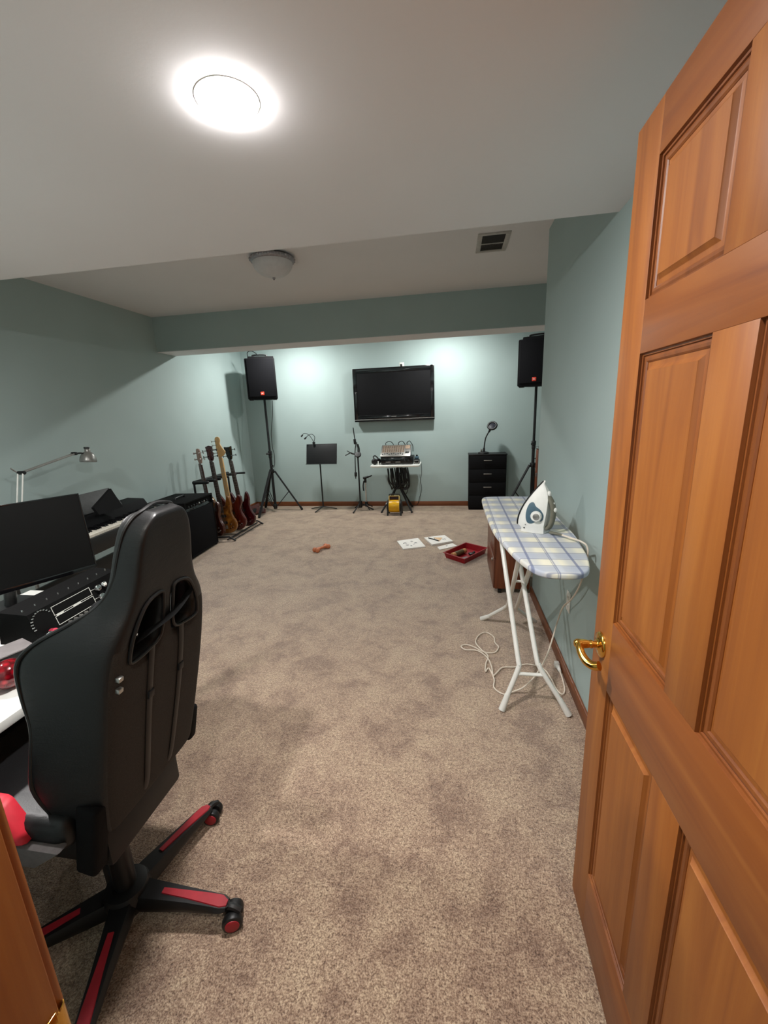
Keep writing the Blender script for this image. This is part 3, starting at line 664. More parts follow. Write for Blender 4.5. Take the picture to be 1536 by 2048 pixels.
def drawer_cabinet():
    x0, x1, y0, y1 = .228, .775, 6.315, 6.59
    t = thing('drawer_cabinet', 'black four-drawer cabinet against the far wall', 'cabinet', ((x0+x1)/2, (y0+y1)/2, 0))
    MB(t).box((x0, y0+.018, 0), (x1, y1, .832), .003).build('body', M['black_matte'], t)
    MB(t).box((x0-.008, y0+.004, .828), (x1+.008, y1+.004, .848), .003).build('top', M['black'], t)
    for k in range(4):
        z0 = .028+k*.200
        d = MB(t).box((x0+.008, y0, z0), (x1-.008, y0+.02, z0+.194), .003).build('drawer', M['black_matte'], t)
        xm = (x0+x1)/2
        h = MB(t); h.box((xm-.058, y0-.024, z0+.122), (xm+.058, y0-.016, z0+.134), .002)
        for s in (-1, 1): h.box((xm+s*.05-.004, y0-.018, z0+.124), (xm+s*.05+.004, y0+.001, z0+.132), .001)
        h.build('handle', M['silver'], d)
    x, y, z = .445, 6.43, .848
    l = thing('gooseneck_lamp', 'black gooseneck lamp with ring head on the drawer cabinet', 'lamp', (x, y, z))
    MB(l).lathe([(0, 0), (.078, 0), (.082, .008), (.076, .020), (.04, .028), (0, .03)], Matrix.Translation((x, y, z)), 36).build('base', M['black'], l)
    MB(l).cyl((x+.005, y, z+.025), (x+.008, y, z+.085), .020, .014, n=16).build('neck_socket', M['black'], l)
    MB(l).cyl((x-.035, y-.01, z+.025), (x-.03, y-.01, z+.065), .013, n=14, bev=.003).build('switch', M['grey'], l)
    MB(l).tube([(x+.008, y, z+.07), (x+.015, y, z+.15), (x+.03, y, z+.23), (x+.06, y-.01, z+.295), (x+.075, y-.015, z+.32)], .0095, 10, 6).build('gooseneck', M['black'], l)
    F = frame((x+.118, y-.03, z+.405), (.95, 0, .31), (-.24, .62, .745), (-.19, -.78, .59))
    hd = MB(l); hd.tube([(.060*math.cos(a), .060*math.sin(a), 0) for a in [2*PI*k/36 for k in range(36)]], .017, 10, closed=True, M=F); hd = hd.build('ring_head', M['black'], l)
    MB(l).lathe([(0, -.006), (.05, -.006), (.05, .004), (0, .006)], F, 30).build('lens', M['screen'], hd)
    MB(l).tube([(x+.072, y-.014, z+.315), (x+.088, y-.02, z+.345)], .016, 10).build('neck_joint', M['black'], l)
# ------------------------------------------------------------------ guitars and left wall
def smooth_poly(pts, n=5): return [(p.x, p.y) for p in catmull([(x, y, 0) for x, y in pts], n, True)]
BODY_A = smooth_poly([(0, 0), (.09, .008), (.150, .06), (.160, .13), (.128, .21), (.122, .27), (.150, .335), (.148, .40), (.118, .425), (.088, .39), (.060, .345), (.034, .335), (-.034, .335), (-.062, .36), (-.098, .42), (-.135, .470), (-.160, .455), (-.158, .385), (-.128, .29), (-.132, .21), (-.166, .13), (-.150, .055), (-.09, .008)])
BODY_B = smooth_poly([(0, 0), (.08, .005), (.140, .05), (.155, .12), (.120, .21), (.112, .28), (.128, .36), (.120, .43), (.098, .455), (.078, .42), (.05, .345), (.03, .33), (-.03, .33), (-.05, .345), (-.082, .42), (-.108, .465), (-.132, .445), (-.132, .36), (-.112, .28), (-.124, .21), (-.158, .12), (-.140, .05), (-.08, .005)])
HEAD_2x2 = [(-.022, 0), (.022, 0), (.038, .03), (.036, .11), (.044, .165), (.0, .178), (-.044, .165), (-.036, .11), (-.038, .03)]
HEAD_FLARE = [(-.022, 0), (.022, 0), (.034, .03), (.052, .15), (.050, .168), (.018, .160), (-.018, .160), (-.050, .168), (-.052, .15), (-.034, .03)]
HEAD_ROUND = [(-.022, 0), (.022, 0), (.036, .04), (.034, .13), (.026, .165), (0, .172), (-.026, .165), (-.034, .13), (-.036, .04)]
HEAD_INLINE = smooth_poly([(-.022, 0), (.022, 0), (.060, .03), (.066, .06), (.040, .10), (.020, .15), (.030, .185), (.022, .222), (-.012, .226), (-.032, .20), (-.034, .12), (-.034, .05)], 3)

def guitar(label, y, x0, alpha, scale, body, head, mats, pegs, yaw=0.0):
    """electric bass; local frame: X across, Y up the neck, Z out of the top"""
    t = thing('bass_guitar', label, 'bass guitar', (x0, y, .05), group='bass guitars in the floor rack')
    bm_, nk, fb, hd = mats
    c, s = math.cos(alpha), math.sin(alpha); cy, sy = math.cos(yaw), math.sin(yaw)
    F = frame((0, 0, 0), (c*cy, -sy, s), (-s, 0, c), (0, -1, 0))
    X = Vector((c*cy, -c*sy, s)); Yv = Vector((-s, 0, c)); Z = X.cross(Yv).normalized(); X = Yv.cross(Z)
    F = frame((0, 0, 0), X, Yv, Z) @ Matrix.Scale(scale, 4)
    L = MB(None)
    L.prism(body, -.020, .020, F, .009, 3); o = L.build('body', bm_, t, 50)
    MB(None).box((-.026, .30, .016), (.026, .87, .030), .006, F).build('neck', nk, t)
    fbm = MB(None).hexa([(-.030, .26, .030), (.030, .26, .030), (.021, .885, .030), (-.021, .885, .030), (-.030, .26, .036), (.030, .26, .036), (.021, .885, .036), (-.021, .885, .036)], .001, F).build('fretboard', fb, t)
    fr = MB(None)
    for k in range(1, 21):
        yy = .885-.86*(1-2**(-k/12)); w = .021+.009*(.885-yy)/.625
        fr.box((-w, yy-.001, .0358), (w, yy+.001, .0370), 0, F)
    fr.build('frets', M['silver'], fbm, 0)
    h = MB(None).prism(head, .012, .027, F @ Matrix.Translation((0, .885, 0)), .003).build('headstock', hd, t)
    for (px, py, sd) in pegs:
        g = MB(None); yy = .885+py
        g.cyl((px, yy, .027), (px, yy, .043), .006, n=10, M=F); g.tube([(px, yy, .019), (px+sd*.052, yy, .019)], .0035, 8, M=F)
        g.prism([(-.011, -.008), (.011, -.008), (.014, 0), (.011, .008), (-.011, .008), (-.014, 0)], -.002, .002, F @ frame((px+sd*.056, yy, .019), (0, 1, 0), (0, 0, 1), (1, 0, 0)), .0008)
        g.build('tuning_peg', M['black'] if 'dark' in label else M['silver'], h)
    for yy in (.135, .215): MB(None).box((-.045, yy-.016, .019), (.045, yy+.016, .030), .005, F).build('pickup', M['black'], o)
    br = MB(None); br.box((-.038, .055, .019), (.038, .10, .026), .003, F)
    for k in range(4): br.box((-.031+.0175*k, .06, .026), (-.021+.0175*k, .088, .034), .002, F)
    br.build('bridge', M['silver'], o)
    for kx, ky in ((.085, .11), (.105, .075), (.075, .06)): MB(None).cyl((kx, ky, .019), (kx, ky, .034), .009, .008, 14, F).build('control_knob', M['chrome'], o)
    st = MB(None)
    for k in range(4): st.tube([(-.0265+.0177*k, .075, .035), (-.0165+.011*k, .885, .0405)], .0011, 6, M=F)
    st.build('strings', M['silver'], t)
    return t

def guitar_corner():
    t = thing('guitar_rack', 'black floor rack holding the row of bass guitars', 'guitar rack', (-2.95, 4.95, 0))
    yA, yB = 4.60, 5.46
    MB(t).cyl((-3.15, yA, .03), (-3.15, yA, .752), .013, n=14).build('upright_post', M['black_metal'], t)
    MB(t).cyl((-3.15, yB-.06, .03), (-3.15, yB-.06, .752), .013, n=14).build('upright_post', M['black_metal'], t)
    b = MB(t); b.tube([(-3.15, yA, .752), (-3.15, yB-.06, .752)], .026, 14); b = b.build('neck_bar', M['black_metal'], t)
    for y in (4.598, 4.745, 4.875, 5.055, 5.27):
        p = MB(t); p.tube([(-3.15, y, .752), (-2.96, y, .758)], .019, 10); p.sphere((-2.96, y, .758), .015, u=12, v=8); p.build('padded_peg', M['black'], b)
    MB(t).tube([(-3.10, yB-.08, .752), (-2.88, yB-.08, .76)], .014, 10).build('end_peg', M['black'], t)
    for x in (-2.80, -3.08): MB(t).tube([(x, yA, .028), (x, yB-.04, .028)], .010, 12).build('base_bar', M['black'], t)
    for y in (yA+.012, yB-.06):
        MB(t).tube([(-3.20, y, .014), (-3.12, y, .045), (-2.78, y, .06), (-2.70, y, .014)], .011, 10).build('foot', M['black_metal'], t)
    MB(t).tube([(-2.72, yA+.03, .014), (-2.735, yA+.03, .02), (-2.735, yB-.06, .02), (-2.72, yB-.06, .014)], .007, 8).build('floor_bar', M['black_metal'], t)
    p22 = [(-.033, .05, -1), (-.033, .12, -1), (.033, .05, 1), (.033, .12, 1)]
    pin = [(-.024, .045, -1), (-.024, .09, -1), (-.022, .135, -1), (-.022, .18, -1)]
    al = R(1.2)
    guitar('red-brown bass guitar with pale brown headstock nearest the amplifier', 4.685, -2.985, R(4.5), 1.06, BODY_A, HEAD_ROUND, (M['g_brown'], M['g_brown'], M['rosewood'], M['headwood']), p22, R(22))
    guitar('amber flame-top bass guitar with narrow dark red headstock', 4.82, -2.925, R(4.5), 1.075, BODY_B, HEAD_2x2, (M['amber'], M['rosewood'], M['rosewood'], M['g_wine']), p22)
    guitar('red bass guitar with pale maple neck and headstock', 4.96, -2.885, R(3.8), 1.115, BODY_A, HEAD_INLINE, (M['g_red'], M['maple'], M['maple'], M['maple']), pin)
    guitar('wine-red bass guitar with dark flared headstock at the far end of the rack', 5.16, -2.83, R(6.5), 1.05, BODY_B, HEAD_FLARE, (M['g_wine'], M['g_wine'], M['rosewood'], M['black_gloss']), p22)
    s = MB(); s.tube([(-2.98, 5.235, .74), (-2.945, 5.235, .60), (-2.93, 5.235, .44), (-2.91, 5.235, .36), (-2.895, 5.235, .42), (-2.90, 5.235, .46)], .013, 8, 5, flat=.4)
    tag(s.build('guitar_strap', M['black']), 'black strap dangling in front of the wine-red bass guitar', 'strap')
    # red pointed thing on the floor in the corner
    P = [(-.22, .03), (-.05, .09), (.03, .13), (.06, .06), (.17, .045), (.19, -.02), (.04, -.05), (-.04, -.11), (-.10, -.05), (-.23, -.03)]
    c = thing('electric_guitar', 'red-brown pointed electric guitar lying low on the carpet behind the rack', 'electric guitar', (-3.10, 6.02, 0))
    T = frame((-3.12, 6.02, .055), (.98, -.18, .0), (.10, .55, .83), (-.15, -.815, .56))
    MB(c).prism(P, -.022, .022, T, .008).build('body', M['g_red'], c)
    MB(c).box((-.03, -.035, .02), (.03, .035, .03), .003, T).build('pickup', M['black'], c)

def amplifier():
    t = thing('bass_amplifier', 'large black bass amplifier cabinet between the piano and the guitars', 'amplifier', (-3.09, 4.205, 0), R(4))
    x0, x1, y0, y1, h = -.235, .235, -.30, .30, .645
    MB(None).box((x0, y0, .02), (x1-.02, y1, h), .012).build('cabinet', M['tolex'], t)
    f = MB(None); f.box((x1-.03, y0+.015, .035), (x1-.004, y1-.015, .530), .004); f.build('grille_cloth', M['grille'], t)
    f = MB(None); f.box((x1-.024, y0, .02), (x1, y0+.018, h), .004); f.box((x1-.024, y1-.018, .02), (x1, y1, h), .004); f.box((x1-.024, y0+.01, .02), (x1, y1-.01, .038), .004); f.box((x1-.024, y0+.01, h-.02), (x1, y1-.01, h), .004); f.build('front_edge', M['tolex'], t)
    p = MB(None).hexa([(x1-.05, y0+.018, .535), (x1-.008, y0+.018, .535), (x1-.008, y1-.018, .535), (x1-.05, y1-.018, .535), (x1-.07, y0+.018, .626), (x1-.045, y0+.018, .626), (x1-.045, y1-.018, .626), (x1-.07, y1-.018, .626)], .002).build('control_panel', M['black_gloss'], t)
    for k in range(8):
        yy = y0+.09+.055*k
        MB(None).cyl((x1-.027, yy, .578), (x1-.008, yy, .586), .013, .010, 14).build('control_knob', M['silver'] if k in (4, 6) else M['black'], p)
    for s in (-1, 1):
        for yy in (y0+.02, y1-.02): MB(None).box((s*.2-.02, yy-.02, 0), (s*.2+.02, yy+.02, .024), .004).build('rubber_foot', M['black'], t)
    MB(None).tube([(-.0, y0+.2, h), (0, y0+.22, h+.018), (0, y1-.22, h+.018), (0, y1-.2, h)], .012, 8, flat=.6).build('handle', M['black'], t)

def piano():
    # front edge runs from (-2.47,2.0) towards (-2.60,3.40)
    t = thing('digital_piano', 'black digital piano with white keys behind the monitor', 'piano', (-2.735, 2.72, 0), R(6.5))
    L0, L1 = -.70, .68     # along local y ; local +x is the front
    MB(None).box((-.215, L0, .60), (.155, L1, .715), .008).build('keybed', M['black'], t)
    MB(None).hexa([(-.215, L0, .70), (.02, L0, .70), (.02, L1, .70), (-.215, L1, .70), (-.205, L0, .825), (-.045, L0, .815), (-.045, L1, .815), (-.205, L1, .825)], .008).build('upper_case', M['black_matte'], t)
    MB(None).box((.02, L0, .60), (.185, L0+.055, .755), .006).build('end_block', M['black'], t)
    MB(None).box((.02, L1-.055, .60), (.185, L1, .755), .006).build('end_block', M['black'], t)
    MB(None).box((.155, L0+.05, .60), (.185, L1-.05, .722), .005).build('key_slip', M['black'], t)
    n = 52; w = (L1-L0-.112)/n
    for k in range(n):
        y = L0+.056+w*k
        MB(None).box((.010, y+.0006, .705), (.163, y+w-.0006, .742), .0012, seg=1).build('white_key', M['ivory'], t, 0)
    for k in range(n-1):
        if (k % 7) in (0, 2, 3, 5, 6):
            y = L0+.056+w*(k+1)
            MB(None).hexa([(.010, y-.0055, .74), (.108, y-.0055, .74), (.108, y+.0055, .74), (.010, y+.0055, .74), (.010, y-.0045, .754), (.100, y-.0045, .754), (.100, y+.0045, .754), (.010, y+.0045, .754)]).build('black_key', M['black_gloss'], t, 0)
    for yy in (L0+.06, L1-.06):
        MB(None).box((-.17, yy-.02, .03), (-.12, yy+.02, .60), .006).build('leg', M['black'], t)
        MB(None).box((-.21, yy-.025, 0), (.16, yy+.025, .032), .008).build('foot', M['black'], t)
    MB(None).box((-.155, L0+.08, .22), (-.13, L1-.08, .42), .004).build('back_panel', M['black'], t)
    mr = MB(t); bt, tp = Vector((-2.80, 0, .822)), Vector((-2.905, 0, .966)); e_ = (tp-bt).normalized(); F = frame((-2.80, 2.30, .822), (-.045, .999, 0), e_, Vector((-.045, .999, 0)).cross(e_))
    mr.box((0, 0, -.006), (.80, .178, .006), .003, F); mr.build('music_rest', M['dark_grey_rest'], t)
    s_ = thing('music_folder', 'black folder propped on the digital piano at the end of its music rest', 'folder', (-2.74, 2.87, .822))
    C, D = Vector((-2.700, 2.715, .8235)), Vector((-2.735, 2.995, .8235)); A, B = Vector((-2.765, 2.940, .988)), Vector((-2.715, 2.695, .884)); e = Vector((-.022, -.004, 0))
    MB(s_).ring_loft([[C, D, A, B], [C+e, D+e, A+e, B+e]]).build('cover', M['black_matte'], s_, 0)
    MB(s_).ring_loft([[p.lerp((A+B+C+D)/4, .04)+e*.15 for p in (C, D, A, B)], [p.lerp((A+B+C+D)/4, .04)+e*.85 for p in (C, D, A, B)]]).build('pages', M['grey'], s_, 0)
    # architect lamp
    x = -3.13; Lm = thing('swing_arm_lamp', 'silver-grey swing-arm lamp reaching along the left wall behind the monitor', 'lamp', (x, 2.47, 0))
    MB(Lm).cyl((x, 2.47, 0), (x, 2.47, .03), .11, n=32, bev=.006).build('base', M['lamp_metal'], Lm)
    MB(Lm).cyl((x, 2.47, .028), (x, 2.47, .866), .012, n=16).build('pole', M['lamp_metal'], Lm)
    for q in (-.022, .022): MB(Lm).tube([(x+q, 2.465, .86), (x+q, 2.55, 1.175)], .005, 8).build('lower_arm', M['white'], Lm)
    MB(Lm).cyl((x-.028, 2.56, 1.18), (x+.028, 2.56, 1.18), .014, n=14, bev=.002).build('elbow', M['black'], Lm)
    MB(Lm).tube([(x-.012, 2.535, 1.19), (x-.01, 2.50, 1.22)], .006, 8).build('spring_tip', M['lamp_metal'], Lm)
    for q in (-.012, .012): MB(Lm).tube([(x+q, 2.57, 1.183), (x+q, 3.02, 1.272)], .006, 8).build('upper_arm', M['lamp_metal'], Lm)
    MB(Lm).cyl((x-.022, 3.025, 1.273), (x+.022, 3.025, 1.273), .014, n=14, bev=.002).build('wrist_joint', M['black'], Lm)
    h = MB(Lm); T = Matrix.Translation((x+.01, 3.135, 1.190)) @ Matrix.Rotation(R(-8), 4, 'X')
    h.lathe([(.062, 0), (.064, .004), (.0635, .018), (.059, .040), (.050, .062), (.037, .078), (.025, .086), (.022, .088), (.022, .112), (.018, .116), (0, .117)], T, 36, cap=False)
    h.lathe([(.060, .001), (.057, .038), (.048, .060), (.03, .076), (0, .080)], T, 36, cap=False)
    h = h.build('lamp_shade', M['lamp_metal'], Lm, 50)
    MB(Lm).cyl((x+.012, 3.142, 1.303), (x+.012, 3.144, 1.316), .022, n=20, bev=.003).build('shade_cap', M['black'], h)
    MB(Lm).tube([(x, 3.03, 1.274), (x+.004, 3.08, 1.272), (x+.008, 3.125, 1.262)], .007, 8).build('shade_bracket', M['black'], h)

def desk_items():
    x0, x1, y0, y1, z = -2.02, -1.20, .36, 1.56, .74
    t = thing('desk', 'white-topped computer desk in front of the gaming chair', 'desk', (-1.6, 1.0, 0))
    MB(t).box((x0, y0, z-.03), (x1, y1, z), .004).build('desktop', M['white'], t)
    for xx in (x0+.05, x1-.20):
        for yy in (y0+.05, y1-.05): MB(t).box((xx-.022, yy-.022, 0), (xx+.022, yy+.022, z-.03), .003).build('leg', M['black_metal'], t)
    MB(t).box((x0+.06, y0+.05, z-.08), (x0+.08, y1-.05, z-.03), .002).build('rear_rail', M['black_metal'], t)
    for yy in (y0+.012, y1-.03): MB(t).box((x0+.01, yy, .02), (x1-.24, yy+.018, z-.03), .002).build('added_end_panel', M['black'], t)  # black panels added to keep the space under the desk dark
    MB(t).box((x0+.01, y0+.03, .10), (x0+.03, y1-.03, z-.03), .002).build('back_panel', M['black'], t)  # also added, a black backdrop for the shade under the desk
    pc = thing('computer_tower', 'black computer tower with small blue light under the desk', 'computer', (-1.72, 1.22, 0))
    MB(pc).box((-1.93, 1.06, .012), (-1.50, 1.36, .56), .012).build('case', M['black_matte'], pc)
    MB(pc).box((-1.508, 1.065, .02), (-1.492, 1.355, .55), .006).build('front_panel', M['black_gloss'], pc)
    MB(pc).box((-1.494, 1.10, .43), (-1.489, 1.125, .438), .001).build('power_light', M['blue'], pc)
    for xx in (-1.88, -1.56):
        for yy in (1.09, 1.33): MB(pc).box((xx-.02, yy-.015, 0), (xx+.02, yy+.015, .016), .003).build('foot', M['black'], pc)
    # monitor
    P = Vector((-1.690, 1.628, .838)); yaw = -.4376+0.0; tilt = .11
    wd = Vector((-math.sin(yaw), math.cos(yaw), 0)); up = Vector((-math.cos(yaw)*math.sin(tilt), -math.sin(yaw)*math.sin(tilt), math.cos(tilt)))
    wd = -wd if wd.y < 0 else wd
    nz = (-wd).cross(up); nz = nz if nz.x > 0 else -nz
    Wm, Hm = .615, .362
    O = P-wd*Wm; F = frame(O, wd, up, nz)
    m = thing('computer_monitor', 'large dark computer monitor standing on the desk', 'monitor', (-1.78, 1.33, z))
    MB(m).box((0, 0, -.028), (Wm, Hm, -.002), .005, F).build('back_shell', M['black'], m)
    MB(m).box((.006, .020, -.004), (Wm-.006, Hm-.006, .0012), 0, F).build('screen', M['screen_matte'], m, 0)
    f = MB(m)
    f.box((0, 0, -.004), (Wm, .020, .003), .001, F); f.box((0, Hm-.006, -.004), (Wm, Hm, .003), .001, F); f.box((0, .015, -.004), (.006, Hm, .003), .001, F); f.box((Wm-.006, .015, -.004), (Wm, Hm, .003), .001, F)
    f.build('bezel', M['black_gloss'], m)
    c = O+wd*Wm*.5
    MB(m).tube([c+up*.16-nz*.04, c-nz*.07+up*.02, Vector((c.x-.075, c.y+.02, z+.02))], .022, 10).build('stand_neck', M['black'], m)
    MB(m).box((c.x-.18, c.y-.11, z+.0008), (c.x+.03, c.y+.13, z+.016), .006).build('stand_base', M['black'], m)
    # amp-modelling preamp with two outlined panels
    u = thing('guitar_processor', 'black desktop unit with two white-outlined panels and chrome knobs', 'audio unit', (-1.575, 1.34, z))
    yw = R(4); wd = Vector((-math.sin(yw), math.cos(yw), 0)); dp = Vector((-math.cos(yw), -math.sin(yw), 0))
    O = Vector((-1.490, 1.335, z+.002))           # front foot centre
    def Q(a, b, h): return O+wd*a+dp*b+Vector((0, 0, h))
    hw = .222
    bd = MB(u); bd.ring_loft([[Q(s*hw, 0, .0), Q(s*hw, -.012, .030), Q(s*hw, .012, .118), Q(s*hw, .125, .128), Q(s*hw, .145, .0)] for s in (-1, 1)]); bd.build('case', M['tolex'], u, 0)
    a = Q(0, -.012, .030); b = Q(0, .012, .118); up2 = (b-a).normalized(); nr = wd.cross(up2); nr = nr if nr.x > 0 else -nr
    F = frame(a, wd, up2, nr); H = (b-a).length
    for v0, v1 in ((.043, .078), (.003, .038)):
        q = MB(u); xa, xb, b_ = -.132, .052, .0018
        q.box((xa, v0, 0), (xb, v0+b_, .0012), 0, F); q.box((xa, v1-b_, 0), (xb, v1, .0012), 0, F); q.box((xa, v0, 0), (xa+b_, v1, .0012), 0, F); q.box((xb-b_, v0, 0), (xb, v1, .0012), 0, F)
        q.box((xb, (v0+v1)/2-.0008, 0), (xb+.014, (v0+v1)/2+.0008, .0012), 0, F)
        q.build('outlined_panel', M['white_line'], u, 0)
    for xa, xb in ((-.125, -.093), (-.047, -.011)):
        MB(u).box((xa, .0385, 0), (xb, .0425, .0012), 0, F).build('panel_caption', M['white_line'], u, 0)
    for vv in (.060, .021):
        MB(u).cyl((.080, vv, 0), (.080, vv, .018), .0150, .0125, 24, F, .002).build('chrome_knob', M['chrome'], u)
        k = MB(u).cyl((.112, vv+.002, 0), (.112, vv+.002, .020), .0140, .0115, 24, F, .002).build('chrome_knob', M['chrome'], u)
        MB(u).box((.104, vv-.004, .0195), (.120, vv+.008, .0212), .001, F).build('knob_cap', M['white'], k)
    for k in range(9): MB(u).cyl((-.09+.026*k, -.006, .0), (-.09+.026*k, -.006, .010), .0055, .004, 12, F).build('small_knob', M['grey'], u)
    for k in range(12):
        an = R(200-15*k); rr = .042
        MB(u).box((-.180+rr*math.cos(an)-.004, .045+rr*math.sin(an)-.002, 0), (-.180+rr*math.cos(an)+.004, .045+rr*math.sin(an)+.002, .0045), .001, F).build('chrome_key', M['chrome'], u)
    for k in range(9):
        MB(u).cyl(Q(-.2+.05*k, .05, .121), Q(-.2+.05*k, .05, .129), .004, .003, 10).build('top_screw', M['chrome'], u)
    MB(u).cyl((.11, -.010, 0), (.11, -.010, .014), .010, .008, 16, F).build('red_knob', M['pink'], u)
    MB(u).cyl((-.170, -.004, 0), (-.170, -.004, .022), .013, .011, 18, F, .002).build('pink_jack', M['pink'], u)
    MB(u).cyl((-.195, -.002, 0), (-.195, -.002, .026), .011, .010, 18, F, .002).build('chrome_jack', M['chrome'], u)
    MB(u).cyl((-.120, -.014, 0), (-.120, -.014, .020), .010, .009, 18, F, .002).build('chrome_jack', M['chrome'], u)
    # small things at the near end of the desk
    g = MB(); T = Matrix.Translation((-1.63, 1.015, z+.044)) @ Matrix.Rotation(R(25), 4, 'Z') @ Matrix.Rotation(R(-14), 4, 'Y')
    g.box((-.05, -.07, -.042), (.05, .07, .042), .022, T, 4)
    tag(g.build('grey_pouch', M['grey_cloth']), 'grey rounded pouch on the desk beside the black unit', 'pouch')
    s_ = thing('boxed_device', 'flat black box with grey lid at the near end of the desk', 'box', (-1.36, .93, z))
    T = Matrix.Translation((-1.462, .975, z)) @ Matrix.Rotation(R(-20), 4, 'Z')
    MB(s_).box((-.04, -.12, .0008), (.05, .085, .055), .003, T).build('body', M['black'], s_)
    MB(s_).box((-.042, -.122, .055), (.052, .087, .060), .002, T).build('lid', M['grey_top'], s_)
    r = thing('maraca', 'glossy red sparkly rounded shell with chrome handle at the desk edge', 'maraca', (-1.33, .84, z))
    MB(r).sphere((-1.330, .905, z+.044), .043, (1.0, 1.15, 1.0), u=28, v=18).build('shell', M['red_glitter'], r)
    MB(r).tube([(-1.325, .85, z+.035), (-1.32, .76, z+.02)], .011, 12).build('handle', M['chrome'], r)
    pp = MB(); T = Matrix.Translation((-1.70, 1.13, z+.001)) @ Matrix.Rotation(R(18), 4, 'Z'); pp.box((-.10, -.14, 0), (.10, .07, .004), .001, T)
    tag(pp.build('notepad', M['paper']), 'white notepad lying on the desk below the monitor', 'notepad')
# ------------------------------------------------------------------ gaming chair
def gaming_chair():
    t = thing('gaming_chair', 'black leatherette gaming chair with red trim seen from behind', 'chair', (-1.0, .83, 0))
    X0, Z0, YC_ = -.850, .49, .866
    LEAN = math.atan(.225); ln = Vector((math.sin(LEAN), 0, math.cos(LEAN))); bk = Vector((math.cos(LEAN), 0, -math.sin(LEAN)))
    O = Vector((X0, YC_, Z0))
    S = [0, .03, .08, .16, .25, .34, .42, .495, .54, .58, .612, .645, .682, .72, .758, .795, .822, .836]
    WD = [.165, .172, .178, .184, .186, .187, .187, .183, .173, .152, .126, .112, .102, .098, .092, .082, .064, .040]
    DP = [.085, .110, .140, .165, .160, .155, .172, .186, .165, .118, .080, .062, .054, .052, .050, .047, .042, .036]   # depth of the side wings
    FL = [.004, .012, .022, .032, .034, .032, .034, .034, .028, .018, .010, .006, .004, .003, .003, .003, .002, 0]        # how far they flare out
    cols = [(0, 0), (.16, 0), (.40, 0), (.64, 0), (.86, .01), (.965, .045), (1.02, .16), (1.05, .42), (1.06, .75), (1.055, 1.0)]
    icol = [(0, 0), (.16, 0), (.40, 0), (.62, .04), (.74, .14), (.80, .30), (.84, .50), (.88, .72), (.93, .90), (1.0, 1.0)]
    full = [(-1, k) for k in range(9, 0, -1)]+[(1, k) for k in range(10)]
    nS, nU = len(S), len(full)
    def bulge(i): return .008*math.sin(min(1, S[i]/.86)*PI)
    def rear(i, sg, k):
        f, d = cols[k]
        return O+ln*S[i]+Vector((0, sg*(WD[i]*f+FL[i]*d), 0))-bk*(DP[i]*d)+bk*bulge(i)*(1-d)
    def front(i, sg, k):
        f, d = icol[k]; th = .060 if 0 < i < nS-1 else .030
        D = max(DP[i]*1.04, th+.006)
        return O+ln*S[i]+Vector((0, sg*(WD[i]*f+FL[i]*d+.0*d), 0))-bk*(th+(D-th)*d)
    bm = bmesh.new()
    RV = [[bm.verts.new(rear(i, *c)) for c in full] for i in range(nS)]
    FV = [[bm.verts.new(front(i, *c)) for c in full] for i in range(nS)]
    def hole(i, j): return i in (7, 8, 9) and j in (6, 7, 10, 11)
    for i in range(nS-1):
        for j in range(nU-1):
            if hole(i, j):
                for (a, b, ni, nj) in (((i, j), (i, j+1), i-1, j), ((i+1, j), (i+1, j+1), i+1, j), ((i, j), (i+1, j), i, j-1), ((i, j+1), (i+1, j+1), i, j+1)):
                    if not hole(ni, nj):
                        f = bm.faces.new((RV[a[0]][a[1]], RV[b[0]][b[1]], FV[b[0]][b[1]], FV[a[0]][a[1]])); f.material_index = 2
                continue
            f = bm.faces.new((RV[i][j], RV[i][j+1], RV[i+1][j+1], RV[i+1][j]))
            if 4 <= j <= 13 and i <= 7: f.material_index = 1
            bm.faces.new((FV[i][j], FV[i][j+1], FV[i+1][j+1], FV[i+1][j]))
    for i in range(nS-1):
        for j in (0, nU-1): bm.faces.new((RV[i][j], RV[i+1][j], FV[i+1][j], FV[i][j]))
    for i in (0, nS-1):
        for j in range(nU-1): bm.faces.new((RV[i][j], RV[i][j+1], FV[i][j+1], FV[i][j]))
    bmesh.ops.recalc_face_normals(bm, faces=bm.faces)
    bmesh.ops.transform(bm, matrix=t.matrix_basis.inverted(), verts=bm.verts)
    mb = MB(None); mb.bm.free(); mb.bm = bm
    back = mb.build('backrest', [M['leather'], M['chair_cloth'], M['black']], t, 180, 2, recalc=False)
    rim = lambda i, sg: O+ln*S[i]+Vector((0, sg*(WD[i]*1.035+FL[i]*.95), 0))-bk*(DP[i]*.985)
    pp = [rim(i, -1) for i in range(nS)]+[O+ln*.842-bk*.040]+[rim(i, 1) for i in range(nS-1, -1, -1)]
    MB(t).tube(pp, .0048, 8, 4).build('piping', M['black'], back)
    def Rr(s, y, d=.0):
        return O+ln*s+Vector((0, y, 0))+bk*(.008*math.sin(min(1, s/.86)*PI)+d)
    for sg in (-1, 1):
        lp = [(.492, .122), (.494, .070), (.515, .024), (.61, .018), (.632, .026), (.630, .060), (.612, .088), (.56, .118), (.510, .130)]
        MB(t).tube([Rr(s, sg*y, .001) for s, y in lp], .0045, 8, 4, closed=True).build('slot_piping', M['black'], back)
    MB(t).box((-.05, -.125, -.085), (-.0, .125, .055), .022, frame(O+ln*.56-bk*.062, bk, (0, 1, 0), ln), 4).build('neck_pillow', M['black_matte'], t)
    MB(t).tube([Rr(.53, -.12, -.012), Rr(.545, -.06, .002), Rr(.555, 0, .010), Rr(.565, .06, .002), Rr(.575, .12, -.014)], .011, 10, 5, flat=.25).build('pillow_strap', M['tolex'], back)
